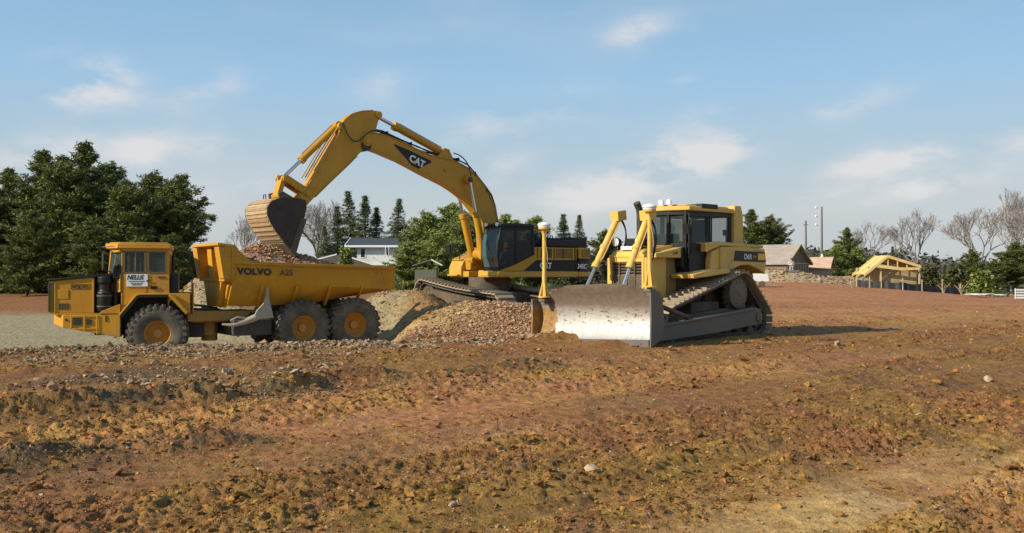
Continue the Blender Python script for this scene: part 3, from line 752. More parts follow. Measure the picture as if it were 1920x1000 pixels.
# bucket linkage
mb = MB()
for y in (-.2, .2):
    y0, y1 = y - .035, y + .035
    mb.prism([(7.40, 4.24), (7.56, 4.28), (7.62, 4.14), (6.84, 3.70), (6.70, 3.72), (6.68, 3.86)], 'y', y0, y1)
mb.tube([(7.5, -.26, 4.15), (7.5, .26, 4.15)], .09, 16)
mb.obox(Vector((7.1, 0, 4.0)), .3, .34, .06, Matrix.Rotation(R(-29), 4, 'Y'))
mb.build('idler_link', M['ex_yel'], EX, .01)
mb = MB(); mb.prism([(7.44, 4.12), (7.58, 4.16), (7.74, 3.66), (7.60, 3.60)], 'y', -.15, .15); mb.tube([(7.66, -.25, 3.64), (7.66, .25, 3.64)], .075, 14)
mb.build('bucket_link', M['ex_yel'], EX, .01)
# --- bucket
prof = [(7.10, 3.50), (7.32, 3.56), (7.62, 3.56), (7.93, 3.53), (8.18, 3.44), (8.32, 3.26), (8.32, 3.05), (8.22, 2.82), (8.04, 2.56), (7.82, 2.31), (7.58, 2.06)]
mb = MB(); W2 = .68
n = len(prof); outer = prof; cx0, cz0 = 7.45, 2.8
inner = [(p[0] + (cx0 - p[0]) * .05, p[1] + (cz0 - p[1]) * .05) for p in prof]
rings = [[(p[0], y, p[1]) for p in outer] + [(p[0], y, p[1]) for p in inner[::-1]] for y in (-W2, W2)]
mb.loft(rings)
bk, nt_, b_ = mat('bucket_back_steel')
wv = nt_.nodes.new('ShaderNodeTexWave'); wv.wave_type = 'BANDS'; wv.bands_direction = 'Z'
wv.inputs['Scale'].default_value = 1.9; wv.inputs['Distortion'].default_value = 1.6; wv.inputs['Detail'].default_value = 3
tcx = nt_.nodes.new('ShaderNodeTexCoord'); nt_.links.new(tcx.outputs['Object'], wv.inputs['Vector'])
nb = noise(nt_, 3, 6, .65)
c_ = mixc(nt_, rampf(nt_, nb, .35, .68), (.40, .25, .12), (.45, .35, .22))
c_ = mixc(nt_, rampf(nt_, wv.outputs['Fac'], .55, .95, 0, .5), c_, (.17, .10, .05))
nt_.links.new(c_, b_.inputs['Base Color']); b_.inputs['Roughness'].default_value = .7; bump(nt_, b_, nb, .3, .02)
bucket = mb.build('bucket', bk, EX)
mb = MB()                                   # wear strips across the back
for i in range(3, n - 1):
    for f in (.25, .75):
        p = Vector(prof[i]).lerp(Vector(prof[i + 1]), f); d = (Vector(prof[i + 1]) - Vector(prof[i])).normalized(); nr = Vector((-d.y, d.x))
        if nr.dot(p - Vector((cx0, cz0))) < 0: nr = -nr
        mb.obox(Vector((p.x + nr.x * .012, 0, p.y + nr.y * .012)), .05, 2 * W2 - .08, .018, Matrix.Rotation(-math.atan2(d.y, d.x), 4, 'Y'))
mb.split(lambda c: (round(c.x, 2), round(c.z, 2)), 'wear_strip', bk, bucket, .006)
mb = MB()
sp = prof + [(7.46, 1.98), (7.34, 2.40), (7.17, 2.9), (7.08, 3.3)]
for y0, y1 in ((W2, W2 + .04), (-W2 - .04, -W2)): mb.prism(sp, 'y', y0, y1)
side_p = mb.split(lambda c: c.y > 0, 'side_plate', painted('rusty_black_steel', (.022, .018, .015), .5, .6, dcol=(.13, .07, .035)), bucket, .006)
mb = MB()
for y in (W2 + .04, -W2 - .06):
    mb.prism([(7.62, 2.04), (7.44, 1.88), (7.30, 2.35), (7.08, 2.95), (7.26, 3.0), (7.46, 2.45)], 'y', y, y + .02)
mb.split(lambda c: c.y > 0, 'side_cutter', M['under'], bucket, .005)
mb = MB(); mb.prism([(7.82, 2.29), (7.60, 2.02), (7.42, 1.86), (7.44, 1.97), (7.60, 2.12)], 'y', -W2 - .04, W2 + .04)
mb.build('lip', M['under'], bucket)
for k in range(5):
    y = -W2 + .06 + k * (2 * W2 - .12) / 4
    mb = MB(); mb.M = Matrix.Translation((-.13, 0, .06)); mb.loft([[(7.72, y - .07, 2.0), (7.72, y + .07, 2.0), (7.60, y + .07, 1.84), (7.60, y - .07, 1.84)], [(7.50, y - .06, 1.92), (7.50, y + .06, 1.92), (7.44, y + .06, 1.80), (7.44, y - .06, 1.80)], [(7.34, y - .04, 1.80), (7.34, y + .04, 1.80), (7.32, y + .04, 1.74), (7.32, y - .04, 1.74)]])
    mb.build('tooth', M['under'], bucket, .008)
mb = MB()
for y in (-.3, .3):
    mb.prism([(7.10, 3.50), (7.20, 3.40), (7.40, 3.28), (7.75, 3.5), (7.78, 3.72), (7.62, 3.76), (7.3, 3.60)], 'y', y - .03, y + .03)
mb.tube([(8.05, -.07, 3.54), (8.05, -.07, 3.66), (8.05, .07, 3.66), (8.05, .07, 3.54)], .018, 8)
mb.split(lambda c: round(c.y / .3), 'hinge_ear', M['under'], bucket, .006)
# --- hoses along the boom
mb = MB(); rnd = random.Random(3)
top = [Vector((p[0], p[1])) for p in bt[2:16]]
for y, hh in ((.16, .09), (.07, .13), (-.08, .11), (-.17, .08)):
    pts = []
    for i, p in enumerate(top):
        d = (top[min(i + 1, len(top) - 1)] - top[max(i - 1, 0)]).normalized(); nr = Vector((-d.y, d.x)) * -1
        if nr.y < 0 and abs(nr.x) < .8: nr = -nr
        if p.x < .3 and nr.x > 0: nr = -nr
        q = p + nr * (hh + .03 * math.sin(i * 1.9 + y * 9)); pts.append((q.x, y, q.y))
    sm_ = []
    for i in range(len(pts) - 1):
        for t in (0, .33, .66): sm_.append(Vector(pts[i]).lerp(Vector(pts[i + 1]), t))
    sm_.append(Vector(pts[-1])); mb.tube(sm_, .024, 7)
# loops at the nose and between stick and boom
def bez(p0, p1, p2, p3, n=14):
    o = []
    for i in range(n + 1):
        t = i / n; o.append(Vector(p0) * (1 - t) ** 3 + Vector(p1) * 3 * t * (1 - t) ** 2 + Vector(p2) * 3 * t * t * (1 - t) + Vector(p3) * t ** 3)
    return o
mb.tube(bez((4.3, .33, 5.82), (4.9, .36, 5.9), (5.0, .36, 5.35), (5.25, .33, 5.42)) + bez((5.25, .33, 5.42), (5.5, .3, 5.5), (5.55, .3, 5.8), (5.62, .27, 5.95))[1:], .022, 7)
mb.tube(bez((1.5, .34, 5.35), (1.1, .42, 5.3), (.9, .44, 5.0), (.86, .46, 4.62)), .02, 7)
for k in range(5):
    t = [Vector((4.0, 5.72)), Vector((3.1, 5.46)), Vector((1.2, 5.1)), Vector((.5, 4.68)), Vector((.0, 4.16))][k]
    mb.obox(Vector((t.x, 0, t.y + .07)), .05, .5, .12)
mb.split(lambda c: round(c.y, 1) + round(c.x) * 10 * (c.y < .05 and c.y > -.05), 'hydraulic_hose', M['hose'], EX)
mb = MB()
for y, o in ((.18, .05), (-.18, .05), (.08, .07)):
    mb.tube([(5.72, y, 5.80 + o), (6.22 + o, y, 5.04), (6.72 + o, y, 4.24)], .02, 7)
mb.split(lambda c: round(c.y, 2), 'steel_pipe', M['ex_yel2'], EX)

# --- upper body
mb = MB(); mb.box(-3.1, .52, .40, 1.48, 1.26, 1.46); mb.box(-3.1, .3, -1.45, -.4, 1.26, 1.46); mb.box(-3.1, -.1, -.42, .42, 1.26, 1.50)
mb.box(.0, .54, .55, 1.5, 1.30, 1.45)
deck = mb.build('deck_frame', M['ex_yel2'], EX, .02)
mb = MB()
mb.box(-3.05, -1.08, .62, 1.46, 1.462, 2.28); mb.box(-3.05, -.6, -1.44, -.42, 1.502, 2.3); mb.box(-3.05, -.62, -.40, .60, 1.502, 2.45)
mb.prism([(-.62, 1.5), (-.62, 2.2), (-.45, 2.2), (.2, 1.9), (.2, 1.5)], 'y', -1.44, -.42)
body = mb.build('engine_house', M['ex_yel'], EX, .03)
mb = MB(); mb.box(-3.05, -1.75, -.9, 1.36, 2.30, 2.56); mb.box(-3.7, -3.0, -.6, 1.3, 2.30, 2.66); mb.lathe([(0, 0), (.2, 0), (.2, .42), (.14, .5), (0, .5)], (-1.4, .9, 2.29), (0, 0, 1), 20)
mb.box(-2.7, -2.0, .2, 1.2, 2.56, 2.62)
mb.build('engine_hood', M['black'], EX, .03)
# black side panel with swoosh front edge
mb = MB(); mb.prism([(-3.06, 1.463), (-3.06, 1.86), (-1.15, 1.84), (-.55, 1.463)], 'y', 1.462, 1.475)
mb.build('side_panel', M['black_clean'], EX)
mb = MB()
mb.prism([(-1.15, 1.85), (-1.06, 2.02), (-.2, 1.68), (.48, 1.47), (-.55, 1.47)], 'y', 1.478, 1.492)
mb.build('door_panel', M['ex_yel'], EX, .004)
mb = MB()
for k in range(7): mb.box(-2.75, -2.05, 1.458, 1.476, 1.93 + k * .048, 1.95 + k * .048)
for x in (-2.82, -2.4, -1.98): mb.box(x, x + .03, 1.458, 1.479, 1.90, 2.25)
mb.box(-1.85, -1.35, 1.458, 1.47, 1.92, 2.24)
mb.box(-2.98, -2.93, 1.458, 1.475, 1.5, 2.26); mb.box(-1.22, -1.19, 1.458, 1.475, 1.9, 2.26)
mb.build('vent_grille', M['dark'], body)
# counterweight
cwp = [(-3.1, 1.50), (-3.1, -1.47), (-3.55, -1.47), (-3.85, -1.2), (-3.98, -.5), (-3.98, .5), (-3.90, 1.15), (-3.72, 1.42), (-3.5, 1.50)]
mb = MB(); mb.prism(cwp, 'z', 1.30, 2.28, 0)
cw = mb.build('counterweight', M['black_clean'], EX, .05, 3)
mb = MB(); mb.prism([(p[0] - (.0 if p[0] > -3.2 else .012), p[1] * 1.006) for p in cwp], 'z', 1.27, 1.45); mb.build('skirt_band', M['ex_yel2'], cw, .02)
mb = MB(); mb.prism([(p[0] - (.0 if p[0] > -3.2 else .006), p[1] * 1.004) for p in cwp], 'z', 1.90, 2.295); mb.build('upper_band', M['ex_yel'], cw, .03)
mb = MB()
for k in range(5): mb.box(-3.68, -3.2, 1.5, 1.516, 1.98 + k * .052, 2.0 + k * .052)
mb.build('louvre', M['dark'], cw)
lettering('345C', .23, (-3.02, 1.503, 1.56), (-1, 0, 0), (0, 0, 1), M['white_ink'], cw, 'model_lettering', shear=.15, bold=.006, squash=.9)
lettering('L', .12, (-3.52, 1.503, 1.62), (-1, 0, 0), (0, 0, 1), M['white_ink'], cw, 'model_lettering', shear=.15)
lettering('CAT', .27, (-1.30, 1.477, 1.56), (-1, 0, 0), (0, 0, 1), M['white_ink'], EX, 'brand_lettering', bold=.01)
mb = MB(); mb.prism([(-1.40, 1.55), (-1.56, 1.55), (-1.48, 1.66)], 'y', 1.477, 1.482); mb.build('brand_triangle', M['ylw_ink'], EX)
mb = MB()
for (x0, x1) in ((-1.7, -1.45), (-3.05, -2.8)):
    mb.tube([(x0, 1.1, 2.52), (x0, 1.1, 2.72), (x0 + .05, 1.1, 2.78), (x1 - .05, 1.1, 2.78), (x1, 1.1, 2.72), (x1, 1.1, 2.52)], .022, 8)
    mb.tube([(x0, .2, 2.52), (x0, .2, 2.74), (x1, .2, 2.74), (x1, .2, 2.52)], .02, 8)
mb.tube([(-1.7, 1.28, 2.68), (-2.0, 1.28, 2.5), (-2.3, 1.28, 2.32)], .02, 8)
mb.split(lambda c: (round(c.x), round(c.y)), 'hand_rail', M['black_clean'], EX)
mb = MB(); mb.tube([(-2.6, -.3, 2.5), (-2.6, -.3, 2.72), (-2.75, -.3, 2.80)], .07, 14); mb.build('exhaust_pipe', M['dark'], EX)
# toolbox and step on the far front corner, lit yellow
mb = MB(); mb.prism([(-.15, 1.30), (-.15, 1.84), (.25, 1.84), (.38, 1.6), (.38, 1.30)], 'y', -1.42, -.72); mb.box(.38, .50, -1.38, -.8, 1.30, 1.36); mb.box(-.1, .3, -1.36, -.8, 1.842, 1.88)
mb.build('tool_box', M['ex_yel2'], EX, .015)
mb = MB()
for y in (-1.3, -.85): mb.tube([(.35, y, 1.86), (.35, y, 2.35), (.1, y, 2.42), (-.2, y, 2.35), (-.25, y, 1.9)], .018, 7)
mb.tube([(.3, -1.45, 2.2), (.3, -1.3, 2.25)], .015, 6); mb.obox(Vector((.32, -1.52, 2.25)), .05, .2, .28)
mb.split(lambda c: c.y < -1.2, 'mirror_rail', M['black_clean'], EX)
# --- cab
def cab_frame(mb, x0, x1, y0, y1, z0, z1, fx, w=.07):
    # posts and rails; fx = outset of the front at mid height
    pf = [(x1, z0), (x1 + fx, z0 + (z1 - z0) * .45), (x1 + fx * .2, z1)]
    for y in (y0, y1):
        mb.tube([(p[0], y, p[1]) for p in pf], w * .6, 8)
    return pf
cx0, cx1, cy0, cy1, cz0, cz1 = -1.04, .44, .58, 1.46, 1.47, 2.98
side = [(cx0, cz0), (cx1, cz0), (cx1 + .10, 1.95), (cx1 + .08, 2.4), (cx1 - .06, 2.93), (cx0, 2.93)]
mb = MB()
for y0, y1 in ((cy0, cy0 + .05), (cy1 - .05, cy1)):
    mb.frame(side, 'y', y0, y1, .075)
    mb.box(-.30, -.22, y0, y1 - .002 if y1 > 1 else y1, 1.54, 2.87)          # middle post
    mb.box(cx0 + .07, -.30, y0 + .004, y1 - .006, 1.54, 2.0)
mb.box(cx0, cx0 + .05, cy0 + .05, cy1 - .05, cz0, 2.0); mb.box(cx0, cx0 + .05, cy0 + .05, cy1 - .05, 2.85, 2.93)
mb.box(cx1 - .06, cx1 + .01, cy0 + .05, cy1 - .05, cz0, 1.60); mb.box(cx1 - .13, cx1 - .06, cy0 + .05, cy1 - .05, 2.86, 2.93)
mb.box(-.3, .45, cy1 - .045, cy1 - .01, 1.54, 1.66)
cab = mb.build('cab', M['black_clean'], EX, .012)
mb = MB(); mb.prism([(cx0 - .04, 2.93), (cx1 - .0, 2.93), (cx1 - .03, 2.99), (cx1 - .2, 3.05), (cx0 + .1, 3.05), (cx0 - .04, 3.0)], 'y', cy0 - .02, cy1 + .02)
mb.build('roof', M['black_clean'], cab, .02)
mb = MB(); mb.prism([(.44, cz0 + .12), (.535, 1.95), (.515, 2.4), (.37, 2.88), (.36, 2.88), (.505, 2.4), (.525, 1.95), (.43, cz0 + .12)], 'y', cy0 + .05, cy1 - .05)
mb.build('windscreen', M['glass_light'], cab, smooth=0)
mb = MB(); mb.prism([(-.22, 1.66), (cx1 + .02, 1.66), (cx1 + .04, 1.95), (cx1 + .02, 2.4), (cx1 - .12, 2.86), (-.22, 2.86)], 'y', cy1 - .03, cy1 - .022)
mb.prism([(cx0 + .07, 2.0), (-.30, 2.0), (-.30, 2.86), (cx0 + .07, 2.86)], 'y', cy1 - .03, cy1 - .022)
mb.prism([(cx0 + .07, 2.0), (cx1 + .02, 2.0), (cx1 - .12, 2.86), (cx0 + .07, 2.86)], 'y', cy0 + .022, cy0 + .03)
mb.split(lambda c: (round(c.x, 1), c.y > 1), 'side_glass', M['glass'], cab, smooth=0)
mb = MB()
for y in (.72, 1.3): mb.lathe([(0, 0), (.06, 0), (.065, .05), (0, .05)], (.40, y, 3.0), (1, 0, 0), 16)
mb.lathe([(0, 0), (.06, 0), (.065, .05), (0, .05)], (.1, -.31, 3.6), (1, 0, 0), 14)
mb.split(lambda c: round(c.y / .5), 'work_light', M['lens'], cab)
mb = MB(); mb.obox(Vector((-.78, 1.0, 1.92)), .42, .46, .12); mb.obox(Vector((-.98, 1.0, 2.22)), .1, .44, .6, Matrix.Rotation(R(-8), 4, 'Y')); mb.box(-.95, -.6, .85, 1.15, 1.48, 1.86)
for y in (.72, 1.27): mb.obox(Vector((-.62, y, 2.02)), .4, .1, .08); mb.tube([(-.45, y, 2.05), (-.42, y, 2.22)], .02, 7)
mb.build('operator_seat', M['dark'], cab, .02)
mb = MB(); mb.tube([(.50, 1.2, 1.75), (.53, .95, 2.25), (.50, .9, 2.5)], .012, 6); mb.build('wiper', M['black_clean'], cab)

# --- undercarriage, slewed from the upper body and lying nose-up on the heap
TU = Matrix.Translation((-.3, 0, 0)) @ Matrix.Rotation(R(-92), 4, 'Z') @ Matrix.Rotation(R(-6), 4, 'Y')
mb = MB(TU); mb.box(-1.1, 1.1, -.85, .85, .45, .85); mb.box(-1.7, 1.7, -.95, -.75, .35, .7); mb.box(-1.7, 1.7, .75, .95, .35, .7)
mb.M = Matrix.Translation((-.3, 0, 0)); mb.lathe([(0, .8), (.72, .8), (.72, 1.26), (0, 1.26)], (0, 0, 0), (0, 0, 1), 36)
uc = mb.build('undercarriage', M['under'], EX, .02)
for sgn in (1, -1):
    y0, y1 = (.82, 1.52) if sgn > 0 else (-1.52, -.82)
    ms, mc = MB(), MB()
    H = track(ms, mc, [(-2.05, .50, .42), (2.05, .50, .42)], y0, y1, TU, .2, sag=lambda p: -.06 * math.cos(min(1, abs(p.x) / 2.0) * math.pi / 2) if p.y > .7 else 0)
    tr = ms.build('track', M['shoe'], EX, .004, 1)
    mc.build('track_chain', M['shoe_dark'], tr)
    mb = MB(TU); ym = (y0 + y1) / 2
    mb.box(-1.8, 1.8, ym - .16, ym + .16, .32, .66)
    for x in (-2.05, 2.05): mb.lathe([(0, -.12), (.2, -.14), (.24, -.06), (.38, -.06), (.38, .06), (.24, .06), (.2, .14), (0, .12)], (x, ym, .50), (0, 1, 0), 28)
    for k in range(8): mb.lathe([(0, -.15), (.12, -.15), (.12, .15), (0, .15)], (-1.6 + k * .457, ym, .22), (0, 1, 0), 14)
    mb.build('track_frame', M['under'], tr, .01)
# =================================================================== BULLDOZER
DZ = thing('bulldozer', 'yellow bulldozer with raised rear sprocket and two receiver masts on its wide grey blade', 'bulldozer', (1.8, 23.9, -.05), R(43.5 + 180))
# --- blade
TB = Matrix.Translation((0, 0, .62)) @ Matrix.Rotation(R(1.9), 4, 'X') @ Matrix.Translation((0, 0, -.62))
yl, yr = -1.84, 1.92
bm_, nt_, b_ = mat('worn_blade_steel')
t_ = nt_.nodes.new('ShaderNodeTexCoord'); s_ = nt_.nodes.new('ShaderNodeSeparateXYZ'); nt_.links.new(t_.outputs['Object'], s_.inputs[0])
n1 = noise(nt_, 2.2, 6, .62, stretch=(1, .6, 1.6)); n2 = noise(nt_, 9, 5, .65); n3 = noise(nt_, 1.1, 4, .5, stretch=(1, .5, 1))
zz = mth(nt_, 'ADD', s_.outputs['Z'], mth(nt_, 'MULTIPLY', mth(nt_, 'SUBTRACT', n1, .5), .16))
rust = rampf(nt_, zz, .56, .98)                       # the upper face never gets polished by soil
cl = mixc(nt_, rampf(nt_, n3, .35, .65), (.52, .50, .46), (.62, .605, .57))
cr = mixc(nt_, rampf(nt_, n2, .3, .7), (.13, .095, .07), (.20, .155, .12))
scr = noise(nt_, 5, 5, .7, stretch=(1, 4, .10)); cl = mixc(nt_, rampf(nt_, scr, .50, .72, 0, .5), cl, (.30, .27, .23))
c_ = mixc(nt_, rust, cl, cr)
spot = noise(nt_, 11, 4, .6, stretch=(1, .6, 1.3))
band = mth(nt_, 'MULTIPLY', rampf(nt_, zz, .40, .62), rampf(nt_, zz, 1.0, .8))
spf = mth(nt_, 'MULTIPLY', rampf(nt_, spot, .575, .61), mth(nt_, 'ADD', mth(nt_, 'MULTIPLY', band, .75), .12))
c_ = mixc(nt_, spf, c_, (.15, .085, .045))
# mud caked on the far end of the face
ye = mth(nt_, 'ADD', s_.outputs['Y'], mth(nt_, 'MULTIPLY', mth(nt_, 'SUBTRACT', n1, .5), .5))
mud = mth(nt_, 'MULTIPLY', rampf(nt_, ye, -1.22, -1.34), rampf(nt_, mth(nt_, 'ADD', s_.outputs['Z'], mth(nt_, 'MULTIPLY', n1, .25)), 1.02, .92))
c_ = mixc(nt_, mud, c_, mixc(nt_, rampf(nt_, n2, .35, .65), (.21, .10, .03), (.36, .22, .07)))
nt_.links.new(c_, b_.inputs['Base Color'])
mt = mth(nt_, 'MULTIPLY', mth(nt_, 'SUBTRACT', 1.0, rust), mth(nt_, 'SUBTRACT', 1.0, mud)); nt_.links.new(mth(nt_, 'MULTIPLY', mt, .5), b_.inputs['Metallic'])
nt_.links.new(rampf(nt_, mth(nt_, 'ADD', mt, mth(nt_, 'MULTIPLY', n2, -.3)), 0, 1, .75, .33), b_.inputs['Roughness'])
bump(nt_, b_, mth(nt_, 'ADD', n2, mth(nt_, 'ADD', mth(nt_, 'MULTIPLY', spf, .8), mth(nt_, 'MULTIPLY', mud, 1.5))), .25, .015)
def face_x(z):      # concave mouldboard
    t = (z - .70) / .70; return -.30 * (1 - min(1, t * t)) + (.05 if z < .1 else 0)
def topz(y):
    if y < -.62: return 1.14 + (1.46 - 1.14) * (y - yl) / (-.62 - yl)
    if y > 1.02: return 1.46 - (1.46 - 1.26) * (y - 1.02) / (yr - 1.02)
    return 1.46
rings = []
for k in range(25):
    y = yl + (yr - yl) * k / 24; tz = topz(y); f = []; bk_ = []
    for j in range(15):
        z = .02 + (tz - .02) * j / 14; f.append((face_x(z) + .0, y, z)); bk_.append((face_x(z) - .07, y, z))
    rings.append(f + bk_[::-1])
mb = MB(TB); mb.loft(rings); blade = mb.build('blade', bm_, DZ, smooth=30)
mb = MB(TB)
ep = [(.06, -.02), (-.12, .05), (-.38, .16), (-.46, .5), (-.44, .9), (-.36, 1.2), (-.26, 1.26), (.01, 1.27), (.015, .6)]
mb.prism(ep, 'y', yr, yr + .05)
mb.build('end_plate', M['arm'], blade, .012)
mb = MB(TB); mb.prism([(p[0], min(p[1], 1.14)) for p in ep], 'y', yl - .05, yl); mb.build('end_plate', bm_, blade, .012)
mb = MB(TB); mb.box(.03, .08, yl, yr, -.04, .16); mb.box(-.5, -.36, yl + .2, yr - .2, .15, .38); mb.box(-.46, -.36, yl + .2, yr - .2, 1.0, 1.12)
for y in (-1.4, -.9, -.4, .4, .9, 1.4): mb.box(-.44, -.34, y, y + .04, .3, 1.1)
for k in range(9): mb.lathe([(0, 0), (.025, 0), (.02, .014), (0, .014)], (.08, yl + .25 + k * .41, .07), (1, 0, 0), 10)
mb.build('cutting_edge', M['arm'], blade, .006)
# receiver masts
for y, zb in ((-1.50, 1.0), (1.86, 1.29)):
    x = -.06
    mb = MB(); mb.lathe([(0, 0), (.16, 0), (.16, .03), (.07, .035), (.055, .35), (.05, .9), (.05, 1.62), (.058, 1.66), (.1, 1.7), (.1, 1.74), (0, 1.74)], (x, y, zb + .12), (0, 0, 1), 24)
    for k in range(6):
        a = k * math.pi / 3; c, s = math.cos(a), math.sin(a)
        mb.plate([(x + .05 * c, y + .05 * s, zb + .15), (x + .15 * c, y + .15 * s, zb + .15), (x + .05 * c, y + .05 * s, zb + .52)], .01)
    ms_ = mb.build('receiver_mast', M['dz_yel'], DZ, .004)
    mb = MB(); mb.tube([(x, y, zb - .06), (x, y, zb + .12)], [.07, .06], 14); mb.obox(Vector((x, y, zb + .05)), .2, .2, .05); mb.build('mount', M['arm'], ms_, .005)
    mb = MB(); mb.lathe([(0, 0), (.13, 0), (.15, .03), (.15, .06), (.17, .075), (.165, .105), (.12, .14), (.05, .157), (0, .16)], (x, y, zb + 1.86), (0, 0, 1), 28); mb.build('receiver', M['white'], ms_)
    mb = MB(); mb.lathe([(.12, 0), (.145, .0), (.152, .05), (.12, .05)], (x, y, zb + 1.835), (0, 0, 1), 24)
    mb.tube(bez((x + .03, y, zb + 1.8), (x + .25, y + .15, zb + 1.6), (x - .1, y + .12, zb + 1.3), (x - .05, y + .03, zb + .9)), .01, 6); mb.build('collar', M['dz_yel'], ms_)
# lift cylinders with their trunnion heads
def lift(y, xt, zt, yb):
    a = Vector((xt, y, zt)); b = Vector((-.42, yb, 1.05)); d = b - a
    mb = MB(); mb.tube([a, a + d * .60], .085, 18); mb.tube([a + d * .57, a + d * .62], .105, 18); mb.tube([a + d * .36, a + d * .40], .11, 18)
    mb.tube([a + d * .03 + Vector((.0, .13, 0)), a + d * .5 + Vector((0, .12, 0)), a + d * .55 + Vector((0, .06, 0))], .016, 6)
    c = mb.build('lift_cylinder', M['dz_yel'], DZ, .006)
    mb = MB(); mb.tube([a + d * .6, b], .045, 14); mb.build('rod', M['chrome'], c)
    mb = MB(); mb.obox(a + Vector((0, 0, .02)), .34, .27, .25, Matrix.Rotation(R(8), 4, 'Y')); mb.build('cylinder_head', M['dz_yel'], c, .015)
    mb = MB(); mb.tube(bez(a + Vector((-.1, .0, -.05)), a + Vector((-.35, .05, -.3)), a + Vector((-.2, .08, -.6)), a + Vector((-.05, .1, -1.0))), .017, 7); mb.tube(bez(a + Vector((-.1, -.05, -.05)), a + Vector((-.42, .0, -.3)), a + Vector((-.3, .05, -.7)), a + Vector((-.1, .05, -1.1))), .017, 7)
    mb.build('hose', M['hose'], c)
lift(-.48, -1.72, 3.18, -.62); lift(.66, -1.50, 3.14, .60)
# --- hood, radiator guard
mb = MB()
gx = -1.45
mb.frame([(-.56, .75), (.56, .75), (.56, 2.20), (-.56, 2.20)], 'x', gx - .16, gx, .075)
mb.box(gx - .9, gx - .16, -.56, -.50, .75, 2.18); mb.box(gx - .9, gx - .16, .50, .56, .75, 2.18)
mb.box(gx - .3, gx - .02, .56, .64, .9, 2.12); mb.box(gx - .3, gx - .02, -.64, -.56, .9, 2.12)
guard = mb.build('radiator_guard', M['dz_yel'], DZ, .02)
mb = MB()
for k in range(17): mb.obox(Vector((gx - .08, 0, .90 + k * .072)), .05, .96, .02, Matrix.Rotation(R(35), 4, 'Y'))
for y in (-.25, 0, .25): mb.box(gx - .07, gx - .03, y - .015, y + .015, .83, 2.12)
mb.box(gx - .14, gx - .12, -.5, .5, .8, 2.14)
mb.build('grille', M['under'], guard)
hood = [(gx - .02, 2.0), (gx - .02, 2.24), (gx - .15, 2.32), (-2.72, 2.46), (-2.72, 2.0)]
mb = MB(); mb.prism(hood, 'y', -.50, .50); mb.box(-2.72, gx - .2, -.46, .46, .8, 2.0)
hd = mb.build('hood', M['dz_yel'], DZ, .025)
mb = MB(); mb.obox(Vector((gx - .18, 0, 2.36)), .26, .44, .09); mb.build('front_shelf', M['white'], hd, .01)
mb = MB(); mb.obox(Vector((gx - .5, 0, 2.52)), .5, .5, .18); mb.box(gx - .6, gx - .3, -.3, .3, 2.44, 2.6); mb.build('air_cleaner', M['black'], hd, .03)
for y in (-.38, .36):
    mb = MB(); mb.lathe([(0, 0), (.09, .02), (.12, .12), (.12, .16), (0, .16)], (gx - .2, y, 2.52), (1, 0, 0), 20); mb.box(gx - .22, gx - .14, y - .02, y + .02, 2.3, 2.45); hl = mb.build('headlight', M['black'], hd)
    mb = MB(); mb.lathe([(0, .165), (.105, .163), (.11, .15)], (gx - .2, y, 2.52), (1, 0, 0), 20); mb.build('lens', M['lens'], hl)
# side engine panel: brownish dusty with frame
mb = MB(); mb.box(-2.78, -1.62, .505, .535, 1.05, 2.12)
for x in (-2.72, -2.35, -1.98, -1.66): mb.box(x, x + .02, .536, .548, 1.1, 2.08)
for z in (1.1, 1.58, 2.06): mb.box(-2.72, -1.64, .536, .546, z, z + .02)
for k in range(8): mb.box(-2.3, -2.0, .536, .543, 1.66 + k * .045, 1.68 + k * .045)
mb.lathe([(0, 0), (.04, 0), (.035, .02), (0, .02)], (-1.85, .536, 1.75), (0, 1, 0), 14)
mb.build('engine_panel', painted('dusty_panel', (.34, .20, .05), .5, .6), hd, .006)
mb = MB(); mb.prism([(-2.9, 2.12), (-2.9, 2.42), (-1.75, 2.22), (-1.75, 2.12)], 'y', .50, .74); mb.build('walkway_edge', M['dz_yel'], hd, .015)
mb = MB(); mb.box(-2.85, -2.35, .744, .752, 2.19, 2.28); mb.build('hood_badge', M['ink'], hd)
lettering('D6R', .12, (-2.38, .741, 2.19), (-1, 0, .1), (0, 0, 1), M['ink'], hd, 'hood_lettering')
bpy.data.objects.remove(bpy.data.objects['hood_badge'])
# exhaust stack
mb = MB(); mb.tube([(-1.85, .12, 2.4), (-1.85, .12, 3.18), (-1.83, .12, 3.34), (-1.72, .12, 3.50)], [.085, .085, .085, .09], 18); mb.build('exhaust_stack', M['dark'], DZ)
# --- cab
side = [(-2.55, 1.80), (-2.32, 2.45), (-2.35, 3.30), (-4.72, 3.34), (-4.72, 2.45), (-3.55, 1.72), (-2.6, 1.72)]
mb = MB()
cz = 3.32
posts = [(-2.74, .34), (-2.76, -.46), (-2.90, .76), (-2.98, -.60), (-3.74, .80), (-3.74, -.64), (-4.74, .80), (-4.74, -.66)]
for i_, (x, y) in enumerate(posts): mb.box(x - .05, x + .05, y - .045, y + .045, 2.4 if i_ < 2 else 1.95, cz)
ring = [(-2.68, .40), (-2.70, -.50), (-2.96, -.66), (-4.80, -.70), (-4.80, .86), (-2.90, .84)]
mb.frame(ring, 'z', cz - .1, cz, .12); mb.frame(ring, 'z', 2.38, 2.50, .10)
mb.box(-3.76, -2.90, .76, .85, 1.72, 1.95); mb.frame([(-2.90, 1.78), (-3.72, 1.78), (-3.72, 3.26), (-2.90, 3.26)], 'y', .825, .865, .075)
mb.frame([(-3.80, 2.42), (-4.70, 2.42), (-4.76, 3.26), (-3.80, 3.26)], 'y', .82, .85, .06)
mb.box(-3.69, -2.94, .81, .84, 1.80, 2.42)
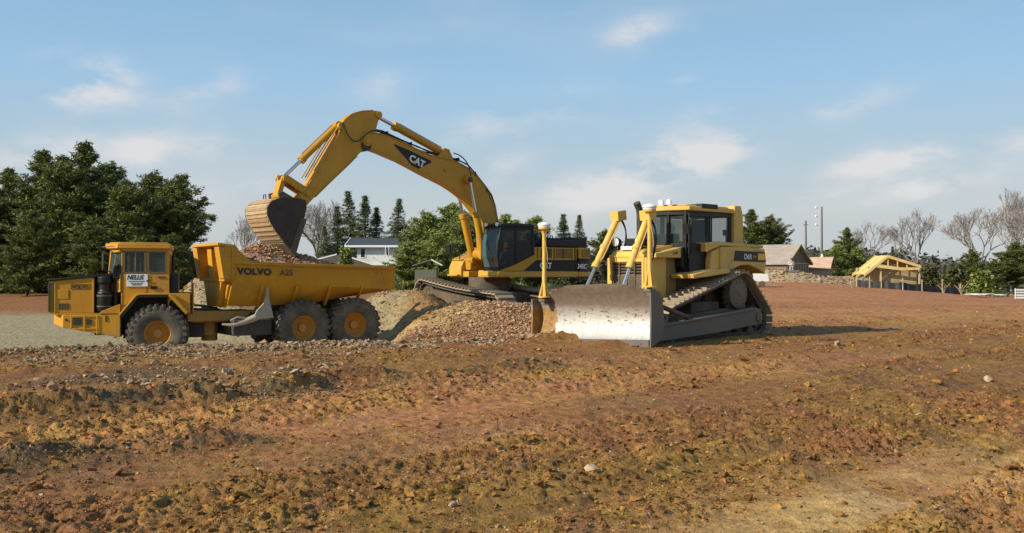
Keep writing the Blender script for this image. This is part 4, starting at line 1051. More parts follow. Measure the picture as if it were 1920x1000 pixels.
mb.prism([(-2.72, 2.40), (-2.72, 1.9), (-2.9, 1.75), (-4.75, 1.75), (-4.75, 2.40)], 'y', -.64, .76)
cab = mb.build('cab', M['black'], DZ, .012)
mb = MB(); mb.box(-3.70, -2.92, .835, .84, 2.5, 3.22); mb.box(-4.68, -3.82, .825, .83, 2.5, 3.2); mb.box(-4.68, -3.0, -.65, -.645, 2.5, 3.2); mb.box(-2.725, -2.72, -.42, .32, 2.5, 3.2)
mb.plate([(-2.74, .38, 2.5), (-2.90, .76, 2.5), (-2.90, .76, 3.2), (-2.74, .38, 3.2)], .006); mb.plate([(-2.76, -.48, 2.5), (-2.98, -.62, 2.5), (-2.98, -.62, 3.2), (-2.76, -.48, 3.2)], .006)
mb.split(lambda c: (round(c.x, 1), round(c.y, 1)), 'cab_glass', glass('dozer_glass', (.05, .075, .075), .42), cab, smooth=0)
mb = MB(); mb.prism([(-2.64, .44), (-2.66, -.52), (-2.94, -.72), (-4.9, -.76), (-4.9, .90), (-2.88, .90)], 'z', 3.33, 3.45)
mb.prism([(-2.8, .3), (-2.82, -.4), (-3.0, -.6), (-4.8, -.62), (-4.8, .76), (-3.0, .74)], 'z', 3.452, 3.50)
roof = mb.build('roof', M['dz_yel'], cab, .03)
mb = MB(); mb.box(-4.1, -3.4, .5, .91, 3.40, 3.53); mb.build('air_conditioner', M['black'], roof, .02)
mb = MB()
for ya, yb_ in ((.66, .92), (-.84, -.58)): mb.prism([(-4.80, 2.40), (-4.84, 3.54), (-5.14, 3.54), (-5.24, 3.3), (-5.26, 2.40)], 'y', ya, yb_)
mb.box(-5.12, -4.88, -.58, .66, 3.40, 3.53)
mb.split(lambda c: 0 if abs(c.y) < .2 else (1 if c.y > 0 else -1), 'rollover_post', M['dz_yel'], DZ, .02)
mb = MB()
mb.tube([(-3.78, .89, 1.98), (-3.78, .92, 2.4), (-3.79, .92, 3.2)], .017, 8); mb.tube([(-2.88, .86, 2.2), (-2.88, .94, 2.25), (-2.88, .94, 3.1), (-2.88, .86, 3.15)], .017, 8); mb.obox(Vector((-2.72, .9, 2.85)), .03, .16, .26)
mb.split(lambda c: c.x < -3.3, 'grab_rail', M['black_clean'], cab)
mb = MB(); mb.box(-4.4, -3.85, -.18, .38, 2.1, 2.5); mb.obox(Vector((-4.42, .1, 2.8)), .14, .5, .75, Matrix.Rotation(R(-6), 4, 'Y')); mb.box(-4.2, -3.5, .45, .6, 2.45, 2.6); mb.box(-4.2, -3.5, -.4, -.25, 2.45, 2.6)
mb.box(-3.05, -2.85, -.25, .45, 2.4, 2.75); mb.tube([(-3.6, .52, 2.6), (-3.58, .52, 2.8)], .03, 8)
mb.build('operator_seat', M['dark'], cab, .03)
mb = MB()
for y in (.5, .75): mb.lathe([(0, 0), (.06, .01), (.075, .08), (0, .08)], (-2.72, y - .35, 3.55), (1, 0, 0), 14)
mb.split(lambda c: round(c.y / .2), 'work_light', M['lens'], roof)
# --- rear body: tank, black model band, arch over the sprocket
arch = [(-4.0, 1.80), (-3.98, 2.42), (-5.2, 2.44), (-6.05, 2.40), (-6.12, 2.0), (-6.06, 1.72), (-5.75, 1.84), (-5.3, 1.95), (-4.9, 1.94), (-4.5, 1.82)]
mb = MB(); mb.prism(arch, 'y', -1.08, 1.08)
tank = mb.build('rear_body', M['dz_yel'], DZ, .03)
mb = MB(); mb.prism([(-3.42, 2.28), (-3.42, 2.52), (-3.98, 2.56), (-5.1, 2.52), (-6.02, 2.50), (-6.02, 2.42), (-4.0, 2.44)], 'y', .55, 1.06); mb.prism([(-3.42, 2.28), (-3.42, 2.52), (-3.98, 2.56), (-5.1, 2.52), (-6.02, 2.50), (-6.02, 2.42), (-4.0, 2.44)], 'y', -1.06, -.55)
mb.prism([(-3.60, 1.72), (-3.66, 2.30), (-4.0, 2.40), (-4.0, 1.78)], 'y', .6, 1.02)
mb.split(lambda c: c.y > 0, 'armrest_box', M['dz_yel'], DZ, .03)
mb = MB(); mb.prism([(-4.55, 2.06), (-4.62, 2.33), (-6.03, 2.31), (-6.08, 2.04)], 'y', 1.082, 1.094); mb.build('model_band', M['black_clean'], tank)
lettering('D6R', .20, (-5.02, 1.095, 2.11), (-1, 0, -.01), (0, 0, 1), M['white_ink'], tank, 'model_lettering', bold=.003)
lettering('XW', .09, (-5.44, 1.095, 2.15), (-1, 0, -.01), (0, 0, 1), M['ylw_ink'], tank, 'series_lettering')
mb = MB(); mb.box(-6.02, -5.68, 1.094, 1.10, 2.09, 2.27); mb.build('amber_patch', M['ylw_ink'], tank)
mb = MB()
for (x, y, z, r, h) in ((-5.25, .75, 2.50, .13, .28), (-5.65, .2, 2.44, .1, .22)): mb.lathe([(0, 0), (r, 0), (r, h), (r * .7, h + .03), (0, h + .03)], (x, y, z), (0, 0, 1), 20)
mb.split(lambda c: c.x < -5.5, 'filler_cap', M['dz_yel'], tank)
mb = MB(); mb.obox(Vector((-5.35, .3, 2.85)), .16, .12, .16); mb.tube([(-5.35, .3, 2.44), (-5.35, .3, 2.8)], .02, 8); mb.box(-6.35, -6.12, -.5, .5, 1.2, 2.1); mb.build('rear_lamp', M['dark'], tank)
mb = MB(); mb.prism([(-2.55, 1.60), (-2.5, 1.70), (-3.0, 1.78), (-3.7, 1.84), (-4.1, 1.84), (-4.1, 1.74), (-3.3, 1.66)], 'y', .58, 1.28); mb.prism([(-2.55, 1.60), (-2.5, 1.70), (-3.0, 1.78), (-3.7, 1.84), (-4.1, 1.84), (-4.1, 1.74), (-3.3, 1.66)], 'y', -1.28, -.58)
mb.split(lambda c: c.y > 0, 'fender', M['dz_yel'], DZ, .015)
mb = MB(); mb.box(-6.1, -1.5, -.5, .5, .55, 1.7); mb.box(-4.0, -2.8, -1.0, 1.0, .7, 1.0); mb.box(-5.1, -3.9, -.66, .66, .8, 1.76); mb.build('main_frame', M['under'], DZ, .02)
# ripper block behind
mb = MB(); mb.box(-6.6, -6.1, -.35, .35, .7, 1.5); mb.build('rear_hitch', M['under'], DZ, .03)
# --- tracks
for sgn in (1, -1):
    y0, y1 = (.70, 1.42) if sgn > 0 else (-1.42, -.70); ym = (y0 + y1) / 2
    ms, mc = MB(), MB()
    track(ms, mc, [(-1.72, .50, .42), (-5.42, .50, .42), (-4.56, 1.22, .50)], y0, y1, T0, .19, .06)
    tr = ms.build('track', M['shoe'], DZ, .004, 1); mc.build('track_chain', M['shoe_dark'], tr)
    mb = MB(); mb.prism([(-1.9, .34), (-1.9, .66), (-4.0, .82), (-5.2, .66), (-5.2, .34)], 'y', ym - .17, ym + .17)
    for k in range(7): mb.lathe([(0, -.2), (.13, -.2), (.13, .2), (0, .2)], (-1.95 - k * .52, ym, .22), (0, 1, 0), 16)
    mb.build('track_frame', M['under'], tr, .02)
    for nm, x, z, r in (('idler', -1.72, .50, .38), ('idler', -5.42, .50, .38)):
        mb = MB(); mb.lathe([(0, -.14), (.2, -.16), (.24, -.07), (r, -.07), (r, .07), (.24, .07), (.2, .16), (0, .14)], (x, ym, z), (0, 1, 0), 32); mb.build(nm, M['under'], tr)
    mb = MB(); s = sgn
    pr = [(0, s * .0), (.46, 0), (.46, s * .06), (0, s * .06)]
    g = 21; pts = []
    for k in range(g * 4):
        a = 2 * math.pi * k / (g * 4); r = (.50, .50, .42, .42)[k % 4]; pts.append((-4.56 + r * math.cos(a), 1.22 + r * math.sin(a)))
    mb.prism(pts, 'y', ym - .04, ym + .04); sk = mb.build('sprocket', M['under'], tr)
    mb = MB(); q = s
    mb.lathe([(0, 0), (.40, 0), (.41, q * .16), (.34, q * .20), (.10, q * .21), (.09, q * .23), (0, q * .23)], (-4.56, ym, 1.22), (0, 1, 0), 40)
    for k in range(12):
        a = k * math.pi / 6; mb.lathe([(0, 0), (.02, 0), (.018, q * .02), (0, q * .02)], (-4.56 + .30 * math.cos(a), ym + q * .203, 1.22 + .30 * math.sin(a)), (0, 1, 0), 8)
    mb.build('final_drive', painted('muddy_drive_cover', (.17, .14, .10), .6, .75, dcol=(.28, .21, .13)), sk, .01)
    # push arm outside the track
    ya, yb_ = (1.50, 1.62) if sgn > 0 else (-1.62, -1.50)
    mb = MB(); mb.prism([(-.42, .12), (-.44, .46), (-3.0, .66), (-4.75, .80), (-5.02, .80), (-5.06, .40), (-4.7, .38), (-3.0, .24)], 'y', ya, yb_)
    mb.prism([(-.42, .44), (-.42, .50), (-4.75, .84), (-4.78, .78)], 'y', ya - .04 * 1, yb_ + .04)
    mb.lathe([(0, -.12), (.13, -.12), (.13, .1), (0, .1)], (-4.9, (ya + yb_) / 2, .58), (0, 1, 0), 18)
    mb.build('push_arm', M['arm'], DZ, .015)
    mb = MB(); mb.tube([(-.5, (ya + yb_) / 2, 1.05), (-1.9, (ya + yb_) / 2, .66)], .06, 12); mb.build('brace', M['under'], DZ)
# =================================================================== DUMP TRUCK
TZ = -.72
TR = thing('dump_truck', 'yellow articulated dump truck with black hood top, white door sign and rubble in its bed', 'dump truck', (-9.87, 27.9, TZ), R(197))
TT = Matrix.Diagonal((.92, 1, 1, 1)); TW = Matrix.Identity(4); DEFM[0] = TT
# trailer frame expressed in the truck's own coordinates
def tl_matrix():
    th = R(197); o = Vector((-9.87, 27.9, TZ)); W = Matrix.Translation(o) @ Matrix.Rotation(th, 4, 'Z')
    L = Matrix.Translation((-6.58, 29.35, -.66)) @ Matrix.Rotation(R(33 + 180), 4, 'Z')
    return W.inverted() @ L
TL = tl_matrix()
def wheel(T, x, y, z, out, parent, r=.80, w=.60, rim=.36, name='wheel'):
    Tn = T @ Matrix.Translation((x, y, z)) @ Matrix.Rotation(random.uniform(0, 1), 4, 'Y'); o = out; h = w / 2
    mb = MB(Tn)
    mb.lathe([(.30, -h * o * .6), (rim, -h * o * .75), (rim + .01, h * o * .78), (rim - .03, h * o * .80), (rim - .045, h * o * .55), (.24, h * o * .18), (.13, h * o * .18), (.12, h * o * .50), (.10, h * o * .55), (0, h * o * .55)], (0, 0, 0), (0, 1, 0), 40)
    for k in range(10):
        a = k * math.pi / 5; mb.lathe([(0, 0), (.018, 0), (.018, o * .03), (0, o * .03)], (.19 * math.cos(a), h * o * .19, .19 * math.sin(a)), (0, 1, 0), 6)
    wh = mb.build(name, M['rim'], parent, .004, 1)
    mb = MB(Tn)
    R1 = r - .05
    mb.lathe([(rim - .01, -h * .86), (rim + .06, -h * .98), (rim + .20, -h * 1.04), (R1 - .08, -h * 1.0), (R1, -h * .86), (R1 + .01, 0), (R1, h * .86), (R1 - .08, h * 1.0), (rim + .20, h * 1.04), (rim + .06, h * .98), (rim - .01, h * .86)], (0, 0, 0), (0, 1, 0), 56)
    nl = 26
    for k in range(nl):
        for sd in (-1, 1):
            a = 2 * math.pi * (k + (.5 if sd > 0 else 0)) / nl
            Rm = Matrix.Rotation(-a, 4, 'Y')
            c = Rm @ Vector((R1 + .02, sd * h * .52, 0)); mb.obox(c, .06, h * .92, .095, Rm @ Matrix.Rotation(R(22 * sd), 4, 'X'))
            c = Rm @ Vector((R1 - .05, sd * h * .99, 0)); mb.obox(c, .10, .035, .085, Rm)
    mb.build('tyre', M['rubber'], wh, .006, 1)
    return wh
for sy in (1, -1):
    wheel(TW, .0, sy * .96, .78, sy, TR)
    wheel(TL, .0, sy * .98, .79, sy, TR); wheel(TL, -1.58, sy * .98, .83, sy, TR)
# --- bumper / front chassis
mb = MB()
bp_ = [(2.86, .0), (2.86, .62), (2.55, 1.16), (1.02, 1.20), (1.02, -1.20), (2.55, -1.16), (2.86, -.62)]
zt = 1.33
def bz(x): return 1.06 - max(0, min(1, (2.9 - x) / 1.45)) * .36
vs = []; 
rings = [[(x, y, z_(x)) for (x, y) in bp_] for z_ in (lambda x: bz(x), lambda x: zt - .02, )]
mb.loft(rings)
mb.box(1.02, 2.80, -1.10, 1.10, zt - .018, zt + .01)
bumper = mb.build('bumper', M['tr_yel'], TR, .02)
mb = MB()
mb.box(1.62, 1.66, 1.196, 1.21, .78, 1.30); mb.box(2.30, 2.34, 1.166, 1.20, .95, 1.30); mb.box(1.95, 2.0, 1.18, 1.205, .86, 1.30)
mb.box(1.66, 2.30, 1.18, 1.202, 1.24, 1.29); mb.box(1.66, 2.3, 1.18, 1.2, .92, .96)
mb.build('bumper_rib', M['tr_yel'], bumper, .006)
mb = MB(); mb.box(1.78, 1.92, 1.15, 1.199, 1.05, 1.18); mb.box(2.04, 2.26, 1.15, 1.192, 1.04, 1.22); mb.box(1.38, 1.42, 1.17, 1.206, 1.12, 1.28); mb.lathe([(0, 0), (.035, 0), (.035, .01), (0, .01)], (2.46, 1.168, 1.18), (0, 1, 0), 14)
mb.split(lambda c: round(c.x, 1), 'pocket', M['dark'], bumper)
mb = MB(); mb.box(1.0, 1.75, -.9, .9, .75, 1.2); mb.box(-1.3, 1.0, -.45, .45, .62, 1.15); mb.tube([(.07, -.8, .78), (.07, .8, .78)], .16, 18); mb.lathe([(0, -.2), (.3, -.2), (.3, .2), (0, .2)], (.07, 0, .78), (0, 1, 0), 20)
mb.box(-.45, 1.05, -.58, .58, 1.1, 1.80)
mb.build('front_frame', M['dark'], TR, .02)
# --- hood
mb = MB(); yh = 1.02
mb.prism([(2.92, zt + .01), (2.92, 2.20), (1.74, 2.31), (1.74, zt + .01)], 'y', -yh, yh)
hood = mb.build('hood', M['tr_yel'], TR, .02)
mb = MB(); mb.prism([(2.98, 2.19), (2.98, 2.24), (1.20, 2.41), (1.20, 2.34)], 'y', -yh - .04, yh + .04); mb.build('hood_top', M['black'], hood, .012)
mb = MB()
for k in range(6): mb.box(2.922, 2.95, -yh + .02 + k * .34, -yh + .34 + k * .34, zt + .05, 2.17)
for k in range(15): mb.box(2.95, 2.975, -.95, .95, zt + .08 + k * .056, zt + .1 + k * .056)
gr_ = mb.build('front_grille', M['dark'], hood, .005)
mb = MB()
for k in range(3): mb.box(2.805 + k * .045, 2.825 + k * .045, yh, yh + .015, zt + .05, 2.15)
for k in range(4): mb.box(2.42 + k * .07, 2.46 + k * .07, yh, yh + .012, zt + .12, zt + .28)
mb.box(2.40, 2.66, yh, yh + .006, zt + .42, zt + .62)
mb.build('side_grille', M['dark'], hood)
mb = MB(); mb.box(1.74, 1.78, yh, yh + .02, zt + .02, 2.27); mb.box(2.76, 2.79, yh, yh + .02, zt + .02, 2.18); mb.box(2.42, 2.70, yh + .0, yh + .012, zt + .40, zt + .64); mb.build('hood_seam', M['tr_yel'], hood, .004)
mb = MB(); mb.frame([(2.36, 1.98), (1.84, 1.98), (1.84, 2.11), (2.36, 2.11)], 'y', yh, yh + .008, .008); mb.build('badge_frame', M['ink'], hood)
lettering('VOLVO', .115, (2.33 * .92, yh + .001, 2.005), (-1, 0, 0), (0, 0, 1), M['ink'], hood, 'hood_lettering', bold=.003, squash=1.05, depth=.006)
# dark gear between hood and cab: air cleaner and muffler
mb = MB(); mb.box(1.12, 1.72, -.8, .80, zt + .02, 2.33)
mb.lathe([(0, 0), (.20, 0), (.22, .05), (.22, .50), (.17, .55), (.17, .72), (.21, .76), (.21, .92), (0, .94)], (1.45, .98, zt + .06), (0, 0, 1), 26)
mb.tube([(1.16, 1.0, zt + .05), (1.16, 1.0, 2.52), (1.12, 1.0, 2.6)], .07, 14)
mb.box(1.0, 1.22, .85, 1.15, 2.25, 2.52)
mb.build('air_cleaner', M['black'], TR, .02)
mb = MB(); mb.lathe([(.222, 0), (.23, .0), (.23, .03), (.222, .03)], (1.45, .98, zt + .18), (0, 0, 1), 26); mb.lathe([(.222, 0), (.23, .0), (.23, .03), (.222, .03)], (1.45, .98, zt + .46), (0, 0, 1), 26); mb.split(lambda c: round(c.z, 1), 'strap', M['arm'], TR)
mb = MB(); mb.prism([(1.02, zt + .0), (1.02, zt + .26), (1.5, zt + .08), (1.6, zt)], 'y', .9, 1.2); mb.build('step_bracket', M['tr_yel'], TR, .01)
# --- cab
yc = 1.14
sidep = [(.98, 1.35), (.98, 3.02), (-.30, 3.02), (-.30, 1.86), (.55, 1.86)]
mb = MB()
def wall_y(mb, y0, y1):
    mb.prism([(1.00, 1.34), (1.00, 2.40), (-.32, 2.40), (-.32, 1.80), (.58, 1.80)], 'y', y0, y1)
    mb.box(-.32, 1.00, y0, y1, 2.98, 3.06)
    for a, b in ((.92, 1.00), (.26, .36), (-.32, -.22)): mb.box(a, b, y0, y1, 2.40, 2.98)
    mb.box(.60, .63, y0 + .005, y1 - .005, 2.42, 2.98)
wall_y(mb, yc - .05, yc); wall_y(mb, -yc, -yc + .05)
mb.box(-.32, -.27, -yc + .05, yc - .05, 1.5, 2.40); mb.box(-.32, -.27, -yc + .05, yc - .05, 2.92, 3.06)
# front: narrower screen with angled quarter panels
for s in (1, -1):
    mb.plate([(1.0, s * (yc - .01), 1.9), (1.36, s * .78, 1.9), (1.36, s * .78, 2.40), (1.0, s * (yc - .01), 2.40)], .04 * -s)
    mb.tube([(1.36, s * .78, 2.38), (1.30, s * .76, 3.02)], .035, 8)
    mb.plate([(1.0, s * (yc - .01), 2.96), (1.31, s * .77, 2.96), (1.31, s * .77, 3.04), (1.0, s * (yc - .01), 3.04)], .04 * -s)
mb.box(1.32, 1.38, -.78, .78, 1.9, 2.42); mb.box(1.27, 1.32, -.76, .76, 2.94, 3.04)
cab = mb.build('cab', M['tr_yel'], TR, .012)
mb = MB(); mb.prism([(1.46, .80), (1.10, 1.20), (-.36, 1.20), (-.36, -1.20), (1.10, -1.20), (1.46, -.80)], 'z', 3.062, 3.20); mb.prism([(1.36, .70), (1.05, 1.08), (-.25, 1.08), (-.25, -1.08), (1.05, -1.08), (1.36, -.70)], 'z', 3.202, 3.235)
mb.build('roof', M['tr_yel'], cab, .02)
mb = MB()
mb.box(.36, .92, yc - .032, yc - .024, 2.42, 2.98); mb.box(-.22, .26, yc - .032, yc - .024, 2.42, 2.98); mb.box(-.22, .92, -yc + .024, -yc + .032, 2.42, 2.98)
mb.plate([(1.37, -.74, 2.42), (1.37, .74, 2.42), (1.31, .74, 2.94), (1.31, -.74, 2.94)], .006)
for s in (1, -1): mb.plate([(1.02, s * 1.10, 2.42), (1.35, s * .80, 2.42), (1.30, s * .78, 2.95), (1.02, s * 1.10, 2.95)], .006)
mb.box(-.30, -.295, -1.0, 1.0, 2.42, 2.92)
mb.split(lambda c: (round(c.x, 1), round(c.y, 1)), 'cab_window', glass('truck_glass', (.07, .10, .09), .38), cab, smooth=0)
mb = MB()
mb.frame([(.93, 2.41), (.35, 2.41), (.35, 2.99), (.93, 2.99)], 'y', yc, yc + .014, .03); mb.frame([(.27, 2.41), (-.23, 2.41), (-.23, 2.99), (.27, 2.99)], 'y', yc, yc + .014, .03); mb.box(.60, .625, yc, yc + .012, 2.44, 2.96)
mb.split(lambda c: c.x > .2, 'window_frame', M['arm'], cab)
mb = MB(); mb.frame([(.97, 1.5), (.30, 1.9), (.30, 3.0), (.97, 3.0)], 'y', yc + .0005, yc + .007, .012); mb.box(.22, .32, yc, yc + .03, 2.18, 2.22)
mb.box(-.2, .0, yc, yc + .02, 2.28, 2.32)
mb.build('door_seam', M['dark'], cab)
mb = MB(); mb.box(.02, .2, yc, yc + .035, 1.98, 2.06); mb.build('door_handle', M['black_clean'], cab, .006)
mb = MB(); mb.box(.28, .86, yc + .008, yc + .022, 2.05, 2.38)
sg = mb.build('door_sign', M['white'], cab)
lettering('NELLiS', .165, (.845 * .92, yc + .023, 2.24), (-1, 0, 0), (0, 0, 1), M['ink'], sg, 'sign_lettering', shear=.25, bold=.006, squash=.84)
mb = MB()
for (a, b, z) in ((.8, .36, 2.175), (.74, .42, 2.12), (.70, .46, 2.08)):
    x = a
    rr = random.Random(int(z * 1000))
    while x > b: w_ = rr.uniform(.015, .035); mb.box(x - w_, x, yc + .022, yc + .025, z, z + .025); x -= w_ + .008
mb.build('sign_small_print', M['ink'], sg)
mb = MB(); mb.obox(Vector((.2, .0, 2.0)), .5, .5, .15); mb.obox(Vector((-.02, 0, 2.45)), .12, .5, .85); mb.build('driver_seat', M['dark'], cab, .03)
mb = MB(); mb.lathe([(.19, -.015), (.205, -.015), (.205, .015), (.19, .015), (.19, -.015)], (.78, 0, 2.42), (-.5, 0, 1), 24); mb.tube([(1.1, 0, 2.1), (.78, 0, 2.42)], .025, 8); mb.box(.9, 1.3, -.7, .7, 2.1, 2.38); mb.build('steering_wheel', M['dark'], cab)
mb = MB()
for s in (1, -1):
    mb.tube([(1.34, s * .80, 2.95), (1.5, s * 1.15, 2.92), (1.5, s * 1.15, 2.5), (1.36, s * .82, 2.45)], .016, 7); mb.obox(Vector((1.5, s * 1.15, 2.70)), .04, .16, .32)
mb.tube([(1.2, 1.22, 3.12), (1.5, 1.05, 3.1), (1.5, .5, 3.12)], .014, 6)
mb.split(lambda c: c.y > 0, 'mirror', M['arm'], cab)
mb = MB(); mb.tube([(-.42, .95, 1.5), (-.42, .95, 2.9)], .05, 12); mb.box(-.55, -.34, -.8, 1.05, 1.5, 2.4); mb.build('rear_gear', M['black'], TR, .02)
# --- front fender
mb = MB()
for s in (1, -1):
    pth = [(1.06, 1.30), (.60, 1.83), (.50, 1.87), (-.36, 1.87), (-.46, 1.82), (-.86, 1.36)]
    ya, yb_ = (.62, 1.30) if s > 0 else (-1.30, -.62)
    for a, b in zip(pth[:-1], pth[1:]):
        a = Vector(a); b = Vector(b); d = (b - a).normalized(); n = Vector((d.y, -d.x)) * -.045
        mb.prism([tuple(a), tuple(b), tuple(b + n), tuple(a + n)], 'y', ya, yb_)
    mb.prism([(-.36, 1.86), (-.46, 1.81), (-.84, 1.37), (-.80, 1.28), (-.30, 1.80)], 'y', (1.26 if s > 0 else -1.30), (1.30 if s > 0 else -1.26))
    mb.prism([(-.32, 1.60), (-.32, 1.86), (-.9, 1.86), (-.9, 1.34), (-.80, 1.34), (-.44, 1.78)], 'y', (.75 if s > 0 else -1.22), (1.22 if s > 0 else -.75))
fd = mb.split(lambda c: c.y > 0, 'fender', M['tr_yel'], TR, .01)
mb = MB()
for s in (1, -1):
    pth = [(1.0, 1.27), (.57, 1.77), (.48, 1.81), (-.34, 1.81), (-.43, 1.76), (-.80, 1.32)]
    for a, b in zip(pth[:-1], pth[1:]):
        a = Vector(a); b = Vector(b); d = (b - a).normalized(); n = Vector((d.y, -d.x)) * -.05
        mb.prism([tuple(a), tuple(b), tuple(b + n), tuple(a + n)], 'y', s * .60 - .0, s * 1.27)
mb.split(lambda c: c.y > 0, 'fender_lip', M['dark'], TR)
# --- hitch and rear frame
DEFM[0] = Matrix.Identity(4)
mb = MB(TL); mb.box(-2.3, 2.9, -.42, .42, .98, 1.28); mb.box(1.2, 3.1, -.62, .62, 1.02, 1.30)
mb.tube([(0, -.8, .79), (0, .8, .79)], .15, 16); mb.tube([(-1.58, -.8, .83), (-1.58, .8, .83)], .15, 16)
mb.box(-2.0, .5, .42, .60, .9, 1.2); mb.box(-2.0, .5, -.60, -.42, .9, 1.2)
mb.M = TT; mb.lathe([(0, .5), (.24, .5), (.24, 1.45), (0, 1.45)], (-1.45, 0, 0), (0, 0, 1), 22); mb.box(-1.6, -.6, -.4, .4, .66, 1.25)
rf = mb.build('rear_frame', painted('frame_yellow', (.40, .21, .03), .5, .6), TR, .02)
mb = MB(TT); mb.tube(bez((-.5, .5, 1.6), (-.9, .6, 1.3), (-1.2, .5, 1.5), (-1.7, .4, 1.3)), .03, 8); mb.tube(bez((-.5, .3, 1.7), (-.9, .4, 1.4), (-1.3, .3, 1.6), (-1.8, .3, 1.35)), .03, 8)
mb.tube([(-.95, 1.15, 1.30), (-.95, 1.15, 2.15), (-.95, .9, 2.2)], .022, 8); mb.tube([(-.7, 1.15, 1.35), (-.7, 1.15, 2.0)], .02, 8)
mb.build('hose', M['hose'], TR)
mb = MB(TT); mb.tube([(-.98, 1.12, 1.35), (-.98, 1.12, 2.1)], .025, 8); mb.tube([(-.98, 1.12, 2.1), (-.6, 1.12, 1.9)], .02, 8); mb.build('grab_rail', M['tr_yel'], TR)
# --- dump bed
def sec(x, zt_, zc, zb, yt=1.25, ycr=1.24, yb=.78, e=0.0):
    return [(x, yt - e, zt_), (x, ycr - e, zc + e), (x, yb - e * .6, zb + e), (x, -yb + e * .6, zb + e), (x, -ycr + e, zc + e), (x, -yt + e, zt_)]
secs = [(2.05, 2.66, 2.16, 1.45, .74), (1.5, 2.64, 2.12, 1.42, .78), (.3, 2.60, 2.03, 1.45, .78), (-.6, 2.58, 1.98, 1.52, .80), (-2.0, 2.55, 1.90, 1.72, .84), (-2.85, 2.53, 1.85, 1.84, .90)]
rings = []
for (x, a, c, b2, yb) in secs:
    o_ = sec(x, a, c, b2, yb=yb); i_ = sec(x, a, c, b2, yb=yb, e=.06); rings.append([Vector(p) for p in o_ + i_[::-1]])
mb = MB(TL); mb.loft(rings)
bed = mb.build('dump_bed', M['bed_yel'], TR, .012)
mb = MB(TL)                                # top rails, crease strip, end frame, oblique brace
for s in (1, -1):
    for (x0, z0), (x1, z1) in (((2.05, 2.66), (.3, 2.60)), ((.3, 2.60), (-2.85, 2.53))):
        mb.loft([[(x0, s * 1.19, z0 - .06), (x0, s * 1.31, z0 - .06), (x0, s * 1.31, z0 + .03), (x0, s * 1.19, z0 + .03)], [(x1, s * 1.19, z1 - .06), (x1, s * 1.31, z1 - .06), (x1, s * 1.31, z1 + .03), (x1, s * 1.19, z1 + .03)]])
    mb.plate([(-2.36, s * 1.262, 2.56), (-2.40, s * 1.262, 2.56), (-2.60, s * 1.262, 1.86), (-2.56, s * 1.262, 1.86)], .03 * s)
mb.split(lambda c: c.y > 0, 'bed_rail', M['bed_yel'], bed, .01, T=TL)
mb = MB(TL)                                # headboard with spill guard, ribs and lower chute
fx = 2.30
pts = [(-1.28, 3.02), (-1.30, 2.2), (-.95, 1.95), (-.62, 1.40), (.62, 1.40), (.95, 1.95), (1.30, 2.2), (1.28, 3.02)]
mb.prism(pts, 'x', fx - .26, fx - .20)
for s in (1, -1):
    mb.prism([(fx - .2, 3.02), (fx - .2, 2.66), (2.05, 2.66), (1.55, 2.66), (1.95, 3.02)], 'y', s * 1.27 - .025, s * 1.27 + .025)
mb.prism([(fx - .22, 3.02), (fx + .18, 3.10), (fx + .18, 3.18), (fx - .3, 3.12), (1.90, 3.0), (1.92, 2.97)], 'y', -1.29, 1.29)
head = mb.build('headboard', M['bed_yel'], bed, .012)
mb = MB(TL)
for y0, y1 in ((-1.28, -.86), (.86, 1.28), (-.20, .20)):
    if y0 == -.20: mb.prism([(fx - .20, 2.2), (fx - .02, 2.2), (fx + .05, 3.02), (fx - .2, 3.02)], 'y', y0, y1); continue
    mb.prism([(fx - .20, 2.16), (fx + .02, 2.20), (fx + .16, 3.06), (fx - .2, 3.06)], 'y', y0, y1)
mb.box(fx - .2, fx - .02, -1.2, 1.2, 2.12, 2.20); mb.prism([(-.86, 2.12), (.86, 2.12), (.5, 1.42), (-.5, 1.42)], 'x', fx - .2, fx - .05)
for k in range(5): mb.box(fx - .2, fx - .12, .30, .80, 2.72 + k * .06, 2.74 + k * .06)
mb.build('headboard_rib', M['bed_yel'], head, .012)
mb = MB(TL); mb.box(fx - .02, fx + .0, -.12, .12, 2.42, 2.56); mb.build('data_plate', M['white'], head)
lettering('VOLVO', .245, tuple(TL @ Vector((1.93, 1.256, 2.32))), tuple((TL.to_3x3() @ Vector((-1, -.002, -.03)))), tuple(TL.to_3x3() @ Vector((0, 0, 1))), M['ink'], bed, 'bed_lettering', bold=.011, squash=1.12, space=1.08, depth=.008)
lettering('A25', .225, tuple(TL @ Vector((.72, 1.254, 2.29))), tuple((TL.to_3x3() @ Vector((-1, -.002, -.03)))), tuple(TL.to_3x3() @ Vector((0, 0, 1))), M['faded'], bed, 'bed_lettering', bold=.004, squash=1.02, depth=.008)
mb = MB(TL)
for x in (1.2, .2, -.8, -1.8): mb.prism([(.80, 1.46 + (.1 if x < -1 else 0)), (1.25, 2.0), (1.28, 2.0), (1.28, 1.9), (.88, 1.40 + (.1 if x < -1 else 0))], 'x', x, x + .06)
mb.split(lambda c: round(c.x), 'bed_gusset', M['bed_yel'], bed, .006, T=TL)
cylinder('tipping_cylinder', tuple(TL @ Vector((1.3, .55, 1.15))), tuple(TL @ Vector((-.2, .62, 1.75))), .09, .05, .6, TR, yel=M['dark'])
